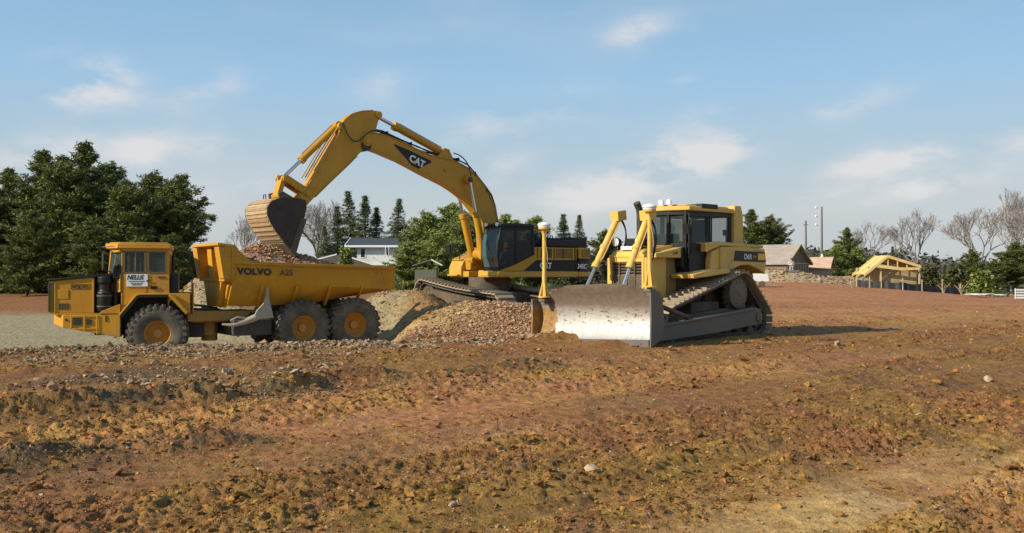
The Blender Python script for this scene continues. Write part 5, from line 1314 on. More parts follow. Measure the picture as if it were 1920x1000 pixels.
# mud-caked guard ahead of the middle wheel
mb = MB(TL)
mb.prism([(1.12, 1.96), (1.07, 1.95), (1.02, 1.6), (.90, 1.10), (1.50, 1.06), (1.38, 1.32), (1.20, 1.50), (1.12, 1.72)], 'y', 1.20, 1.26)
mb.tube([(1.40, 1.2, 1.12), (1.72, 1.2, 1.0), (2.05, 1.2, .92), (2.3, 1.1, .95)], [.10, .08, .05, .03], 10)
mb.tube([(1.6, 1.2, 1.08), (1.9, 1.2, 1.14), (2.1, 1.2, 1.05)], .03, 8)
mb.build('mud_guard', painted('mud_grey', (.42, .36, .29), .6, .85, dcol=(.33, .26, .19)), TR, .01)
mb = MB(TL); mb.box(.9, 2.0, -.9, 1.12, .62, 1.05); mb.build('belly_box', M['dark'], TR, .03)
# --- heaped load
nx, ny = 96, 60
u = np.linspace(-2.45, 2.02, nx); v = np.linspace(-1.18, 1.18, ny); U, V_ = np.meshgrid(u, v, indexing='ij')
hh = 2.42 + .62 * np.exp(-((U - 1.05) / .85) ** 2 - (V_ / .9) ** 2) + .42 * np.exp(-((U + .25) / 1.15) ** 2 - (V_ / .95) ** 2) - .10 * (U < -1) * (-1 - U) * .6
hh = hh + .16 * (fbm(U * 3.2 + 9, V_ * 3.2, 5, 201, .6) - .5)
def tomat(Mx, U, V, Z):
    a = np.array(Mx); P = np.stack([U, V, Z, np.ones_like(U)], -1) @ a.T; return P[..., 0], P[..., 1], P[..., 2]
LD = Matrix.Translation((-6.58, 29.35, -.66)) @ Matrix.Rotation(R(33 + 180), 4, 'Z')
lm = M['pinkrub']
ls, nt, b = mat('load_soil'); n1 = noise(nt, 7, 6, .7)
nt.links.new(mixc(nt, rampf(nt, n1, .35, .68), (.17, .085, .05), (.36, .22, .14)), b.inputs['Base Color']); b.inputs['Roughness'].default_value = .95; bump(nt, b, n1, .8, .05)
load = grid_mesh('dirt_load', U, V_, hh, [ls]); load.matrix_world = LD
setp(load, 'heap of reddish broken rubble filling the bed of the dump truck', 'dirt load')
rg2 = np.random.default_rng(77); P = np.stack([rg2.uniform(-2.3, 1.95, 5200), rg2.uniform(-1.12, 1.12, 5200)], -1)
def load_z(x, y): return 2.42 + .62 * np.exp(-((x - 1.05) / .85) ** 2 - (y / .9) ** 2) + .42 * np.exp(-((x + .25) / 1.15) ** 2 - (y / .95) ** 2)
S = np.clip(rg2.lognormal(-3.7, .5, 5200), .012, .09)
o = scatter('load_rubble', P, S, [lm], TPL1, 78, zf=load_z, sink=.1); o.parent = load; o['kind'] = 'stuff'
# =================================================================== TREES
def leafmat(name, dark, lite, nscale=.7, transl=.12):
    m, nt, b = mat(name)
    g = nt.nodes.new('ShaderNodeNewGeometry'); n1 = noise(nt, nscale, 4, .6)
    f = mth(nt, 'ADD', mth(nt, 'MULTIPLY', g.outputs['Random Per Island'], .55), mth(nt, 'MULTIPLY', rampf(nt, n1, .35, .65), .45))
    nt.links.new(mixc(nt, f, dark, lite), b.inputs['Base Color']); b.inputs['Roughness'].default_value = .6; b.inputs['Specular IOR Level'].default_value = .25
    tr = nt.nodes.new('ShaderNodeBsdfTranslucent'); nt.links.new(mixc(nt, f, dark, lite), tr.inputs['Color'])
    mx = nt.nodes.new('ShaderNodeMixShader'); mx.inputs[0].default_value = transl
    out = nt.nodes['Material Output']; nt.links.new(b.outputs[0], mx.inputs[1]); nt.links.new(tr.outputs[0], mx.inputs[2]); nt.links.new(mx.outputs[0], out.inputs[0])
    return m
M['pine'] = leafmat('pine_needles', (.05, .062, .016), (.23, .25, .07))
M['pine2'] = leafmat('bright_pine_needles', (.08, .105, .022), (.36, .40, .11))
M['spruce'] = leafmat('spruce_needles', (.045, .06, .03), (.22, .25, .13))
M['shrub'] = leafmat('shrub_leaves', (.05, .055, .02), (.15, .15, .06))
M['bark'] = plain('bark', (.085, .068, .052), .9)
M['barebark'] = plain('bare_bark', (.27, .235, .215), .9)
def tubes(segs, ns=4):
    # segs: array of (p, q, r0, r1) -> vertices and quads
    P = np.array([s[0] for s in segs]); Q = np.array([s[1] for s in segs]); r0 = np.array([s[2] for s in segs]); r1 = np.array([s[3] for s in segs])
    D = Q - P; D /= np.linalg.norm(D, axis=1)[:, None] + 1e-9
    A = np.where(np.abs(D[:, 2:3]) < .9, np.array([[0, 0, 1.]]), np.array([[1., 0, 0]])); U = np.cross(D, A); U /= np.linalg.norm(U, axis=1)[:, None]; W = np.cross(D, U)
    V = []
    for c, r in ((P, r0), (Q, r1)):
        for k in range(ns):
            a = 2 * math.pi * k / ns; V.append(c + (U * math.cos(a) + W * math.sin(a)) * r[:, None])
    V = np.stack(V, 1)              # n, 2ns, 3
    n = len(segs); base = (np.arange(n) * 2 * ns)[:, None, None]
    F = np.array([[k, (k + 1) % ns, ns + (k + 1) % ns, ns + k] for k in range(ns)])[None] + base
    return V.reshape(-1, 3), F.reshape(-1, 4)
def leaves(C, rad, n, size, rg, zs=.5, up=.35, asp=.45):
    m = len(C); c = np.repeat(C, n, 0) + rg.normal(0, 1, (m * n, 3)) * np.repeat(rad, n)[:, None] * np.array([1, 1, zs]) * .55
    a = rg.normal(0, 1, (m * n, 3)) * np.array([1, 1, .45]); a /= np.linalg.norm(a, axis=1)[:, None]
    b = rg.normal(0, 1, (m * n, 3)); b[:, 2] *= up; b = np.cross(a, np.cross(b, a)); b /= np.linalg.norm(b, axis=1)[:, None] + 1e-9
    s = size * rg.uniform(.6, 1.4, (m * n, 1)); a = a * s; b = b * s * asp
    V = np.stack([c - a * .2 - b, c + a - b * .35, c + a + b * .35, c - a * .2 + b], 1).reshape(-1, 3)
    return V, np.arange(m * n * 4).reshape(-1, 4)
def conifer(name, seed, H, rad, kind, foliage, label, group, base=.12):
    rg = np.random.default_rng(seed); segs = []; C = []; Rr = []
    bend = rg.normal(0, .02 * H, 2)
    def tp(t): return np.array([bend[0] * t * t, bend[1] * t * t, t * H])
    for k in range(10): segs.append((tp(k / 10), tp((k + 1) / 10), .022 * H * (1 - k / 10.5), .022 * H * (1 - (k + 1) / 10.5)))
    dz = .42 if kind == 'pine' else .34
    z = base * H
    while z < H * .985:
        t = z / H; tt = (t - base) / (1 - base)
        if kind == 'pine': L = rad * (.35 + 1.0 * math.sin(math.pi * min(1, (tt * .92 + .12)) ** .8)) * (1 - .55 * tt ** 3)
        else: L = rad * (1 - tt) ** 1.0 * (.7 + .3 * min(1, tt * 6))
        L = max(L, .25); nb = rg.integers(4, 7)
        for a in rg.uniform(0, 6.283) + np.arange(nb) * 6.283 / nb + rg.normal(0, .25, nb):
            l = L * (rg.uniform(.45, 1.2) if kind == 'pine' else rg.uniform(.75, 1.12))
            el = (R(rg.uniform(-5, 35)) + .5 * tt) if kind == 'pine' else R(rg.uniform(-22, -2)) + .8 * tt ** 3
            d = np.array([math.cos(a) * math.cos(el), math.sin(a) * math.cos(el), math.sin(el)]); p0 = tp(t); pe = p0 + d * l
            if kind == 'pine': pe[2] += .10 * l
            segs.append((p0, pe, .012 + .012 * l, .006))
            nst = max(2, int(l / .34))
            for i in range(nst):
                f = (.30 + .75 * i / (nst - 1)) if nst > 1 else 1; sp = l * .26 * (1.2 - f * .6)
                for _ in range(2 if kind == 'pine' else 2):
                    side = np.array([-math.sin(a), math.cos(a), 0]) * rg.normal(0, sp)
                    C.append(p0 + (pe - p0) * f + side + np.array([0, 0, rg.normal(0, .06)])); Rr.append(.34 if kind == 'pine' else .22)
        z += dz * rg.uniform(.7, 1.3) * (1.15 if kind == 'pine' else 1)
    C.append(tp(1.0)); Rr.append(.12); C.append(tp(.97)); Rr.append(.15)
    C = np.array(C); Rr = np.array(Rr)
    t = thing(name, label, 'tree', group=group)
    V, F = tubes(segs, 5); faces_mesh('trunk', V, F, [M['bark']], t, True)
    V, F = leaves(C, Rr, 24 if kind == 'pine' else 16, .25 if kind == 'pine' else .20, rg, .5 if kind == 'pine' else .7, asp=.2)
    faces_mesh('crown', V, F, [foliage], t)
    t['_h'] = H
    return t
def bare(name, seed, H, label, group, spread=.55, twig=1.0):
    rg = np.random.default_rng(seed); S1 = []; S2 = []
    def grow(p, d, L, r, dep):
        n = 3; q = p
        for i in range(n):
            d = d + rg.normal(0, .09, 3) + np.array([0, 0, .04]); d /= np.linalg.norm(d); q2 = q + d * L / n
            (S1 if dep < 3 else S2).append((q, q2, max(r * (1 - .25 * i / n), .012), max(r * (1 - .25 * (i + 1) / n), .010))); 
            if dep >= 2 and i < 2 and rg.random() < .8:
                sd = d + rg.normal(0, .5, 3); sd /= np.linalg.norm(sd); grow2(q2, sd, L * .5, dep + 2)
            q = q2
        if dep >= 5: return
        for _ in range(3 if dep else 6):
            sd = rg.normal(0, 1, 3); sd -= d * sd.dot(d); sd /= np.linalg.norm(sd)
            nd = d * (1 - spread * .35) + sd * spread * rg.uniform(.6, 1.25) + np.array([0, 0, .18]); nd /= np.linalg.norm(nd)
            grow(q, nd, L * rg.uniform(.62, .86), r * .60, dep + 1)
    def grow2(p, d, L, dep):
        q = p
        for i in range(2):
            d = d + rg.normal(0, .15, 3) + np.array([0, 0, .08]); d /= np.linalg.norm(d); q2 = q + d * L / 2; S2.append((q, q2, .013, .009)); q = q2
    grow(np.zeros(3), np.array([0, 0, 1.0]), H * .26, .014 * H, 0)
    t = thing(name, label, 'tree', group=group)
    V, F = tubes(S1, 5); faces_mesh('trunk', V, F, [M['barebark']], t, True)
    V, F = tubes(S2, 3); faces_mesh('crown', V, F, [M['barebark']], t)
    t['_h'] = float(max(s[1][2] for s in S2))
    return t
protos = {}
def place(kind, px, ytop, Y, label, group, zoff=0, wide=1.0):
    X = (px - 960) / 1866.7 * Y; z = ground_z(X, Y) - .1 + zoff; H = 1.65 + (515 - ytop) / 1866.7 * Y - z
    k = kind; src, used = protos[k]; s = H / src['_h']
    rz = random.uniform(0, 6.28)
    if not used:
        protos[k][1] = True; src.location = (X, Y, z); src.rotation_euler = (0, 0, rz); src.scale = (s * wide, s * wide, s); src['label'] = label; src['group'] = group; o = src
    else: o = copy_thing(src, (X, Y, z), rz, (s * wide, s * wide, s), label, group)
    o['category'] = 'tree'
    return o
protos['pineA'] = [conifer('pine_tree', 1, 14, 2.9, 'pine', M['pine'], '', ''), False]
protos['pineB'] = [conifer('pine_tree', 2, 13, 3.2, 'pine', M['pine'], '', '', .2), False]
protos['pineC'] = [conifer('pine_tree', 3, 12, 3.4, 'pine', M['pine'], '', '', .08), False]
protos['pineD'] = [conifer('pine_tree', 4, 8.5, 2.6, 'pine', M['pine2'], '', '', .04), False]
protos['pineE'] = [conifer('pine_tree', 5, 8.0, 2.9, 'pine', M['pine2'], '', '', .03), False]
protos['sprA'] = [conifer('spruce_tree', 6, 13, 4.0, 'spruce', M['spruce'], '', '', .06), False]
protos['sprB'] = [conifer('spruce_tree', 7, 12, 3.3, 'spruce', M['spruce'], '', '', .06), False]
protos['bareA'] = [bare('bare_tree', 11, 11, '', '', .42), False]
protos['bareB'] = [bare('bare_tree', 12, 11, '', '', .55), False]
GP = 'dense pines behind the dump truck'
for k, px, yt, Y, lb, w in (
    ('pineB', -45, 335, 88, 'pine tree cut off by the left edge of the photo', 1.1),
    ('pineA', 18, 318, 92, 'low pine tree at the left edge, in front of its taller neighbour', 1.0),
    ('pineA', 78, 284, 90, 'second tallest pine in the left clump, with a forked pointed top', 1.05),
    ('pineC', 118, 300, 86, 'rounded pine tree filling the gap between the two tallest pines', 1.0),
    ('pineA', 158, 268, 91, 'tallest pine in the left clump', .95),
    ('pineB', 208, 308, 96, 'dark pine standing just right of the tallest pine', .9),
    ('pineC', 236, 345, 84, 'broad pine rising right above the dump truck cab', 1.0),
    ('pineB', 288, 325, 90, 'pine with a flat ragged top right of the dump truck cab', 1.05),
    ('pineC', 326, 335, 88, 'rightmost big pine of the left clump, with long low branches', 1.0),
    ('pineC', 50, 400, 80, 'short bushy pine in the front row near the left edge', 1.0),
    ('pineC', 175, 420, 80, 'short bushy pine in front of the tallest pine, above the truck hood', 1.1),
    ('pineB', 322, 440, 80, 'short dark pine between the truck cab and the raised headboard', 1.2)):
    place(k, px, yt, Y, lb, GP, wide=w)
GS = 'spruces behind the white house'
for k, px, yt, Y, lb in (('sprB', 632, 388, 128, 'leftmost spruce, left of the white house'), ('sprA', 659, 360, 140, 'tallest spruce behind the white house'),
    ('sprB', 684, 368, 138, 'slim dark spruce just right of the tallest one behind the white house'), ('sprB', 706, 390, 142, 'short spruce above the middle of the white house roof'),
    ('sprA', 742, 374, 136, 'lone spruce above the right end of the white house roof'), ('sprA', 612, 425, 126, 'low wide spruce between the excavator bucket and the white house')):
    place(k, px, yt, Y, lb, GS)
GQ = 'bright green pines behind the excavator boom'
for k, px, yt, Y, lb, w in (('pineD', 778, 425, 96, 'low bright pine next to the right end of the white house', .9), ('pineD', 800, 400, 102, 'bright pine with a pointed top right of the white house', .9),
    ('pineE', 842, 390, 104, 'tallest bright pine under the excavator boom', .95), ('pineE', 872, 402, 100, 'bright pine half hidden by the boom cylinders', .9), ('pineE', 822, 440, 92, 'bushy low pine in front of the bright pines', 1.1), ('pineD', 765, 455, 92, 'small bushy pine touching the right wall of the white house', 1.1),
    ('pineD', 948, 404, 120, 'pine top showing above the excavator cab', .9), ('pineE', 1002, 412, 125, 'pine top between the cab and the left receiver mast', .8)):
    place(k, px, yt, Y, lb, GQ, wide=w)
GR = 'evergreens beyond the bulldozer and the houses'
for k, px, yt, Y, lb, w in (('sprB', 1056, 403, 135, 'slim spruce top left of its twin above the excavator engine', 1.1), ('sprA', 1086, 404, 135, 'slim spruce top right of its twin above the excavator engine', .9), ('pineB', 1135, 432, 140, 'pine top between the engine house and the far lift cylinder', 1.0),
    ('pineA', 1412, 394, 118, 'tall open pine right behind the bulldozer', 1.1), ('pineB', 1446, 405, 120, 'pine with drooping right side above the unfinished house roof', 1.0), ('pineC', 1462, 440, 122, 'low pine over the ridge of the unfinished house', .8),
    ('pineA', 1590, 428, 128, 'dark pointed pine right of the utility poles', 1.0), ('pineE', 1572, 462, 120, 'low rounded pine right of the pole with insulators', 1.0), ('pineE', 1610, 468, 122, 'low bright pine left of the bare tree behind the spoil heaps', 1.0),
    ('sprB', 1674, 463, 150, 'small pointed spruce behind the timber roof, left one', .9), ('sprB', 1690, 468, 150, 'small pointed spruce behind the timber roof, right one', .9), ('pineC', 1826, 470, 118, 'bushy pine under the bare trees at right', 1.1), ('pineC', 1862, 488, 110, 'low pine in front of the bare trees at right', 1.2), ('pineB', 1905, 455, 112, 'bushy pine at the right edge of the photo', 1.3), ('pineE', 1545, 478, 140, 'low green pine behind the small pinkish roof', 1.2)):
    place(k, px, yt, Y, lb, GR, wide=w)
GB = 'leafless trees on the skyline'
for k, px, yt, Y, lb, w in (('bareA', 455, 402, 130, 'thin leafless tree left of the excavator bucket', .9), ('bareB', 588, 372, 150, 'leafless tree right behind the excavator bucket', 1.0), ('bareB', 606, 395, 160, 'hazy leafless tree between the bucket and the spruces', 1.0),
    ('bareA', 1632, 412, 170, 'hazy leafless tree right of the dark pointed pine', 1.2), ('bareA', 1722, 388, 140, 'lone round leafless tree behind the timber roof', 1.0), ('bareB', 1842, 386, 125, 'leaning leafless tree at right with arching limbs', 1.0), ('bareA', 1896, 348, 130, 'tallest leafless tree near the right edge', .95), ('bareB', 1925, 380, 120, 'leafless tree cut by the right edge of the photo', 1.0)):
    place(k, px, yt, Y, lb, GB, wide=w)
for k, v in protos.items():
    if '_h' in v[0]: pass
for o in list(bpy.data.objects):
    if '_h' in o: del o['_h']
# far thicket: one low tangled mass along the horizon
rg = np.random.default_rng(91)
n = 5200; ang = rg.uniform(-.62, .62, n); Yd = rg.uniform(125, 175, n); X = ang * Yd
keep = (ang < -.12) | (ang > .05); X = X[keep]; Yd = Yd[keep]; hgt = (1.0 + 3.4 * fbm(X * .12, Yd * .05, 3, 5)) * rg.random(len(X)) ** .6
C = np.stack([X, Yd, terrain(X, Yd) + hgt], -1)
V, F = leaves(C, np.full(len(C), .9), 9, .42, rg, .8)
tk = faces_mesh('thicket', V, F, [leafmat('thicket_leaves', (.055, .048, .028), (.16, .135, .085), .25)]); setp(tk, 'low tangled brown green thicket along the far edge of the site', 'thicket', kind='stuff')
n = 9000; ang = rg.uniform(-.9, .9, n); Yd = rg.uniform(190, 260, n); X = ang * Yd
C = np.stack([X, Yd, terrain(X, Yd) + (1 + 7 * fbm(X * .03, Yd * .01, 3, 15)) * rg.random(n) ** .5], -1)
V, F = leaves(C, np.full(len(C), 1.6), 7, .9, rg, .8)
tk = faces_mesh('far_woods', V, F, [leafmat('far_woods_leaves', (.07, .07, .06), (.15, .14, .11), .1)]); setp(tk, 'distant wood that closes the horizon behind everything', 'woods', kind='stuff')
# dark undergrowth at the pines' feet
n = 2600; X = rg.uniform(-52, -24, n); Yd = rg.uniform(84, 96, n); C = np.stack([X, Yd, terrain(X, Yd) + rg.random(n) ** 1.5 * 2.6], -1)
V, F = leaves(C, np.full(n, .7), 8, .3, rg, .8)
tk = faces_mesh('undergrowth', V, F, [M['pine']]); setp(tk, 'dark undergrowth beneath the pines on the left', 'undergrowth', kind='stuff')

# =================================================================== HOUSES
def sided(name, col, period=.2, axis='Z', var=.12, rough=.6):
    m, nt, b = mat(name)
    t = nt.nodes.new('ShaderNodeTexCoord'); s = nt.nodes.new('ShaderNodeSeparateXYZ'); nt.links.new(t.outputs['Object'], s.inputs[0])
    fr = mth(nt, 'FRACT', mth(nt, 'DIVIDE', s.outputs[axis], period)); n1 = noise(nt, 1.5, 4)
    c = mixc(nt, rampf(nt, n1, .3, .7), tuple(x * (1 - var) for x in col), col)
    nt.links.new(mixc(nt, rampf(nt, fr, .0, .12, .5, 0), c, tuple(x * .45 for x in col)), b.inputs['Base Color']); b.inputs['Roughness'].default_value = rough
    bump(nt, b, fr, .4, .02); return m
M['siding'] = sided('white_siding', (.62, .62, .60)); M['shingle'] = sided('dark_shingles', (.06, .062, .07), .3, 'Y', .3)
M['trim'] = plain('white_trim', (.78, .78, .76), .5, var=.05)
M['osb'] = plain('roof_sheathing', (.50, .385, .23), .8, nscale=2, var=.2); M['osb_grey'] = plain('weathered_sheathing', (.34, .285, .24), .8, nscale=1.5, var=.15)
M['timber'] = plain('fresh_timber', (.66, .49, .20), .7, nscale=3, var=.15); M['pinkply'] = plain('pinkish_plywood', (.50, .33, .24), .8, nscale=1, var=.15)
M['stud'] = plain('stud_wall', (.20, .14, .09), .8, nscale=2, var=.3); M['pole'] = plain('pole_wood', (.17, .15, .14), .8)
H1 = thing('house', 'white two storey house with dark low roof and a balcony, among the spruces', 'house', (-16.0, 120, ground_z(-16, 120) - .2))
zb = H1.location.z
def hz_(z): return z - zb
mb = MB(); mb.box(-2.7, 4.6, 0, 7.5, 0, hz_(5.15)); mb.prism([(0, hz_(5.15)), (7.5, hz_(5.15)), (3.75, hz_(6.0))], 'x', -2.7, 4.6)
wl = mb.build('wall', M['siding'], H1)
mb = MB()
for s in (0, 1):
    y0, y1 = (-.7, 3.75) if s == 0 else (8.2, 3.75)
    mb.prism([(y0, hz_(5.0)), (y1, hz_(6.05)), (y1, hz_(6.2)), (y0, hz_(5.15))], 'x', -4.0, 5.0)
rf_ = mb.build('roof', M['shingle'], H1)
mb = MB(); mb.box(-4.0, 5.0, -.76, -.70, hz_(4.92), hz_(5.16)); mb.prism([(-.74, hz_(4.93)), (3.75, hz_(6.0)), (8.2, hz_(4.93)), (8.2, hz_(5.2)), (3.75, hz_(6.27)), (-.74, hz_(5.2))], 'x', -4.08, -4.0)
mb.build('fascia', M['trim'], rf_)
for x0, x1, z0, z1 in ((-2.3, -1.65, 3.65, 4.85), (.85, 1.35, 3.85, 4.75), (-2.2, -1.2, .8, 1.9), (2.9, 3.7, 3.7, 4.8), (.5, 1.6, .6, 2.0)):
    mb = MB(); mb.frame([(x0, hz_(z0)), (x1, hz_(z0)), (x1, hz_(z1)), (x0, hz_(z1))], 'y', -.05, .02, .07); w = mb.build('window', M['trim'], H1)
    mb = MB(); mb.box(x0 + .07, x1 - .07, -.02, .0, hz_(z0) + .07, hz_(z1) - .07); mb.build('pane', M['win'], w)
mb = MB(); mb.box(-.9, 3.0, -1.6, -.0, hz_(2.75), hz_(2.9)); mb.box(-.9, 3.0, -1.62, -1.56, hz_(3.75), hz_(3.85)); mb.box(-.92, -.86, -1.6, 0, hz_(3.75), hz_(3.85))
for k in range(27): mb.box(-.88 + k * .148, -.82 + k * .148, -1.6, -1.56, hz_(2.9), hz_(3.75))
for x in (-.85, 1.0, 2.9): mb.box(x, x + .12, -1.6, -1.48, 0, hz_(2.75)); 
for x in (.9, 1.3): mb.box(x, x + .07, -1.62, -1.55, hz_(2.9), hz_(4.95))
mb.build('balcony', M['trim'], H1)
# porch with two small sloping roofs
mb = MB()
mb.prism([(-7.0, hz_(3.35)), (-4.6, hz_(3.95)), (-4.6, hz_(4.1)), (-7.0, hz_(3.5))], 'y', -3.0, -2.9)
mb.prism([(-3.6, hz_(3.75)), (-.5, hz_(2.75)), (-.5, hz_(2.9)), (-3.6, hz_(3.95))], 'y', -2.3, -2.2)
mb.build('porch_fascia', M['trim'], H1)
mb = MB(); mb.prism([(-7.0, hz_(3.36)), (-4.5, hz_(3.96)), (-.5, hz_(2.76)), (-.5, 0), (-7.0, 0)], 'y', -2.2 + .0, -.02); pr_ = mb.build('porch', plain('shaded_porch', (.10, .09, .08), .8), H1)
def bush(px, ytop, Y, w, foliage, label, grp=None):
    rg = np.random.default_rng(int(px)); X = (px - 960) / 1866.7 * Y; z = ground_z(X, Y) - .1; H = 1.65 + (515 - ytop) / 1866.7 * Y - z
    t = thing('shrub', label, 'shrub', (X, Y, z), 0, grp)
    n = 260; a = rg.uniform(0, 6.28, n); h = rg.random(n) ** .8; r = w * np.sqrt(rg.random(n)) * (1 - .65 * h)
    C = np.stack([r * np.cos(a), r * np.sin(a), h * H], -1); V, F = leaves(C, np.full(n, .34), 10, .2, rg, .8); faces_mesh('foliage', V, F, [foliage], t)
    V, F = tubes([(np.zeros(3), np.array([rg.normal(0, .2), rg.normal(0, .2), H * .8]), .04, .015) for _ in range(5)], 4); faces_mesh('stem', V, F, [M['bark']], t)
    return t
GBu = 'single shrubs by the houses'
bush(649, 468, 113, 1.2, M['pine2'], 'upright green shrub in front of the left corner of the white house', GBu)
bush(1742, 500, 104, 1.6, M['shrub'], 'brownish shrub right of the timber roof', GBu); bush(1790, 505, 100, 2.0, M['shrub'], 'low wide shrub between the timber roof and the right edge', GBu)
bush(1625, 488, 125, 2.4, M['shrub'], 'brownish shrub on the skyline left of the timber roof', GBu); bush(1840, 512, 92, 1.5, M['pine2'], 'small green shrub above the white sheet at right', GBu)
# garden shed under the bright pines
zs = ground_z(-7.8, 86)
SH = thing('shed', 'low grey slatted shed with a white roof edge under the bright pines', 'shed', (-7.0, 84, zs))
mb = MB(); mb.box(-1.2, .6, 0, 2, 0, 2.0); mb.build('wall', sided('grey_slats', (.13, .15, .10), .22), SH)
mb = MB(); mb.prism([(-1.4, 2.4), (.2, 2.9), (1.1, 2.4), (1.1, 2.32), (.2, 2.8), (-1.4, 2.3)], 'y', -.2, 2.2); rr_ = mb.build('roof', plain('shed_roof', (.12, .13, .12), .7), SH)
mb = MB(); mb.prism([(.2, 2.92), (1.12, 2.42), (1.12, 2.32), (.2, 2.8)], 'y', -.26, -.2); mb.build('roof_edge', M['trim'], rr_)

# unfinished house with sheathed gable roof
def gable_house(name, label, px, Y, zbase, L, Wd, he, hr, ang, mroof, mgable, mwall, ov=.35, windows=()):
    X = (px - 960) / 1866.7 * Y
    t = thing(name, label, 'house', (X, Y, zbase), ang)
    mb = MB(); mb.box(-L, 0, -Wd, Wd, 0, he); mb.build('wall', mwall, t)
    mb = MB()
    for s in (1, -1):
        sl_ = (hr - he) / Wd
        mb.prism([(0, hr), (s * (Wd + ov), he - sl_ * ov), (s * (Wd + ov), he - sl_ * ov + .14), (0, hr + .14)], 'x', -L - ov, ov)
    r = mb.build('roof', mroof, t)
    mb = MB()
    for s in (1, -1):
        mb.prism([(0, hr - .02), (s * (Wd + ov), he - (hr - he) / Wd * ov - .02), (s * (Wd + ov), he - (hr - he) / Wd * ov + .18), (0, hr + .18)], 'x', ov, ov + .06)
    mb.build('rake_board', M['osb'], r)
    mb = MB(); mb.prism([(-Wd, he + .01), (Wd, he + .01), (0, hr - .05)], 'x', -.08, -.02); mb.build('gable', mgable, t)
    mb = MB()
    for k in range(9): y = -Wd + .1 + k * (2 * Wd - .3) / 8; mb.box(-.01, .06, y, y + .09, 0, he)
    mb.box(-.01, .08, -Wd, Wd, he - .12, he); mb.build('stud', M['osb'], t)
    for (y0, y1, z0, z1) in windows:
        mb = MB(); mb.frame([(y0, z0), (y1, z0), (y1, z1), (y0, z1)], 'x', .0, .1, .08); w = mb.build('window', M['trim'], t)
        mb = MB(); mb.box(.02, .05, y0 + .08, y1 - .08, z0 + .08, z1 - .08); mb.build('pane', plain('blue_pane', (.10, .20, .24), .2), w)
    return t
gable_house('house', 'unfinished house with a beige sheathed gable roof, just right of the bulldozer', 1496, 112, 1.2, 9.5, 3.2, 1.75, 3.72, R(-90 + 52), M['osb_grey'], M['stud'], M['stud'], windows=((-2.6, -1.7, .5, 1.4),))
gable_house('house', 'small unfinished building with a low pinkish roof between the bigger roofs', 1556, 116, 1.1, 3.6, 1.3, 1.5, 2.45, R(-28), M['pinkply'], M['stud'], M['pinkply'])
o = thing('vent_stack', 'white pointed vent standing behind the low pinkish roof', 'vent', (36.6, 117.5, 1.2))
mb = MB(); mb.lathe([(0, 0), (.28, 0), (.28, 2.0), (0, 2.0)], (0, 0, 0), (0, 0, 1), 12); mb.build('stack', M['stud'], o); mb = MB(); mb.lathe([(.34, 0), (.30, .1), (.10, .8), (0, .9)], (0, 0, 2.0), (0, 0, 1), 12); mb.build('cone', M['white'], o)
# lumber
rl = random.Random(5)
def lumber(px, py, Y, ln, wd, n, m, label, rot):
    X = (px - 960) / 1866.7 * Y; t = thing('lumber_pile', label, 'lumber', (X, Y, ground_z(X, Y) + .05), rot, 'building material by the unfinished houses')
    mb = MB()
    for k in range(n): mb.obox(Vector((rl.uniform(-.2, .2), rl.uniform(-wd, wd), .06 + .13 * (k // 3))), ln * rl.uniform(.8, 1.1), .3, .08, Matrix.Rotation(rl.uniform(-.15, .15), 4, 'Z') @ Matrix.Rotation(rl.uniform(-.06, .06), 4, 'Y'))
    mb.build('board', m, t); return t
lumber(1572, 503, 105, 2.6, .6, 9, M['pinkply'], 'stack of flat pinkish boards right of the small roof', .1)
lumber(1512, 500, 108, 2.0, .7, 9, M['osb'], 'jumble of yellow boards leaning beside the gable of the unfinished house', .8)
lumber(1530, 505, 104, 1.6, .5, 6, M['timber'], 'small heap of orange boards in front of the low pinkish roof', -.5)
# timber roof on posts
TRX, TRY = (1668 - 960) / 1866.7 * 84, 84
gz = ground_z(TRX, TRY)
PV = thing('timber_roof', 'fresh yellow timber roof frame on posts above the black silt fence', 'roof frame', (TRX, TRY, gz))
top = 1.65 + (515 - 479) / 22.2 - gz; lf = 1.65 + (515 - 514) / 22.2 - gz; rt = 1.65 + (515 - 498) / 22.2 - gz
mb = MB()
mb.plate([(-2.1, 0, lf), (-.2, 0, top), (-.1, 2.8, top), (-2.0, 2.8, lf)], -.10)
mb.plate([(-.2, 0, top), (2.5, 0, rt), (2.5, 2.8, rt), (-.1, 2.8, top)], -.06)
rfp = mb.build('sheathing', M['timber'], PV)
mb = MB()
for y in (-.1, 1.4, 2.85):
    mb.plate([(-2.2, y, lf - .25), (-.2, y, top - .22), (-.2, y, top + .04), (-2.2, y, lf + .02)], .07); mb.plate([(-.2, y, top - .22), (2.6, y, rt - .22), (2.6, y, rt), (-.2, y, top + .04)], .07)
    mb.plate([(-1.2, y, lf + .55), (.9, y, lf + .30), (.9, y, lf + .55), (-1.2, y, lf + .85)], .06); mb.plate([(.9, y, lf + .30), (2.5, y, rt - .35), (2.5, y, rt - .18), (.9, y, lf + .55)], .06)
    for x in (-.9, -.2, .6, 1.4): mb.box(x, x + .08, y, y + .05, lf + .5, top - .1 - abs(x + .2) * .45)
mb.build('truss', M['timber'], PV)
for x, y in ((-.75, .1), (2.52, .1), (-1.9, 2.6), (2.5, 2.6)):
    mb = MB(); mb.box(x, x + .12, y, y + .12, -.2, rt - .2); mb.build('post', M['osb'], PV)
mb = MB(); mb.box(-1.6, 2.5, .6, .7, 0, rt - .1); mb.build('back_panel', plain('olive_panel', (.33, .27, .13), .85), PV)
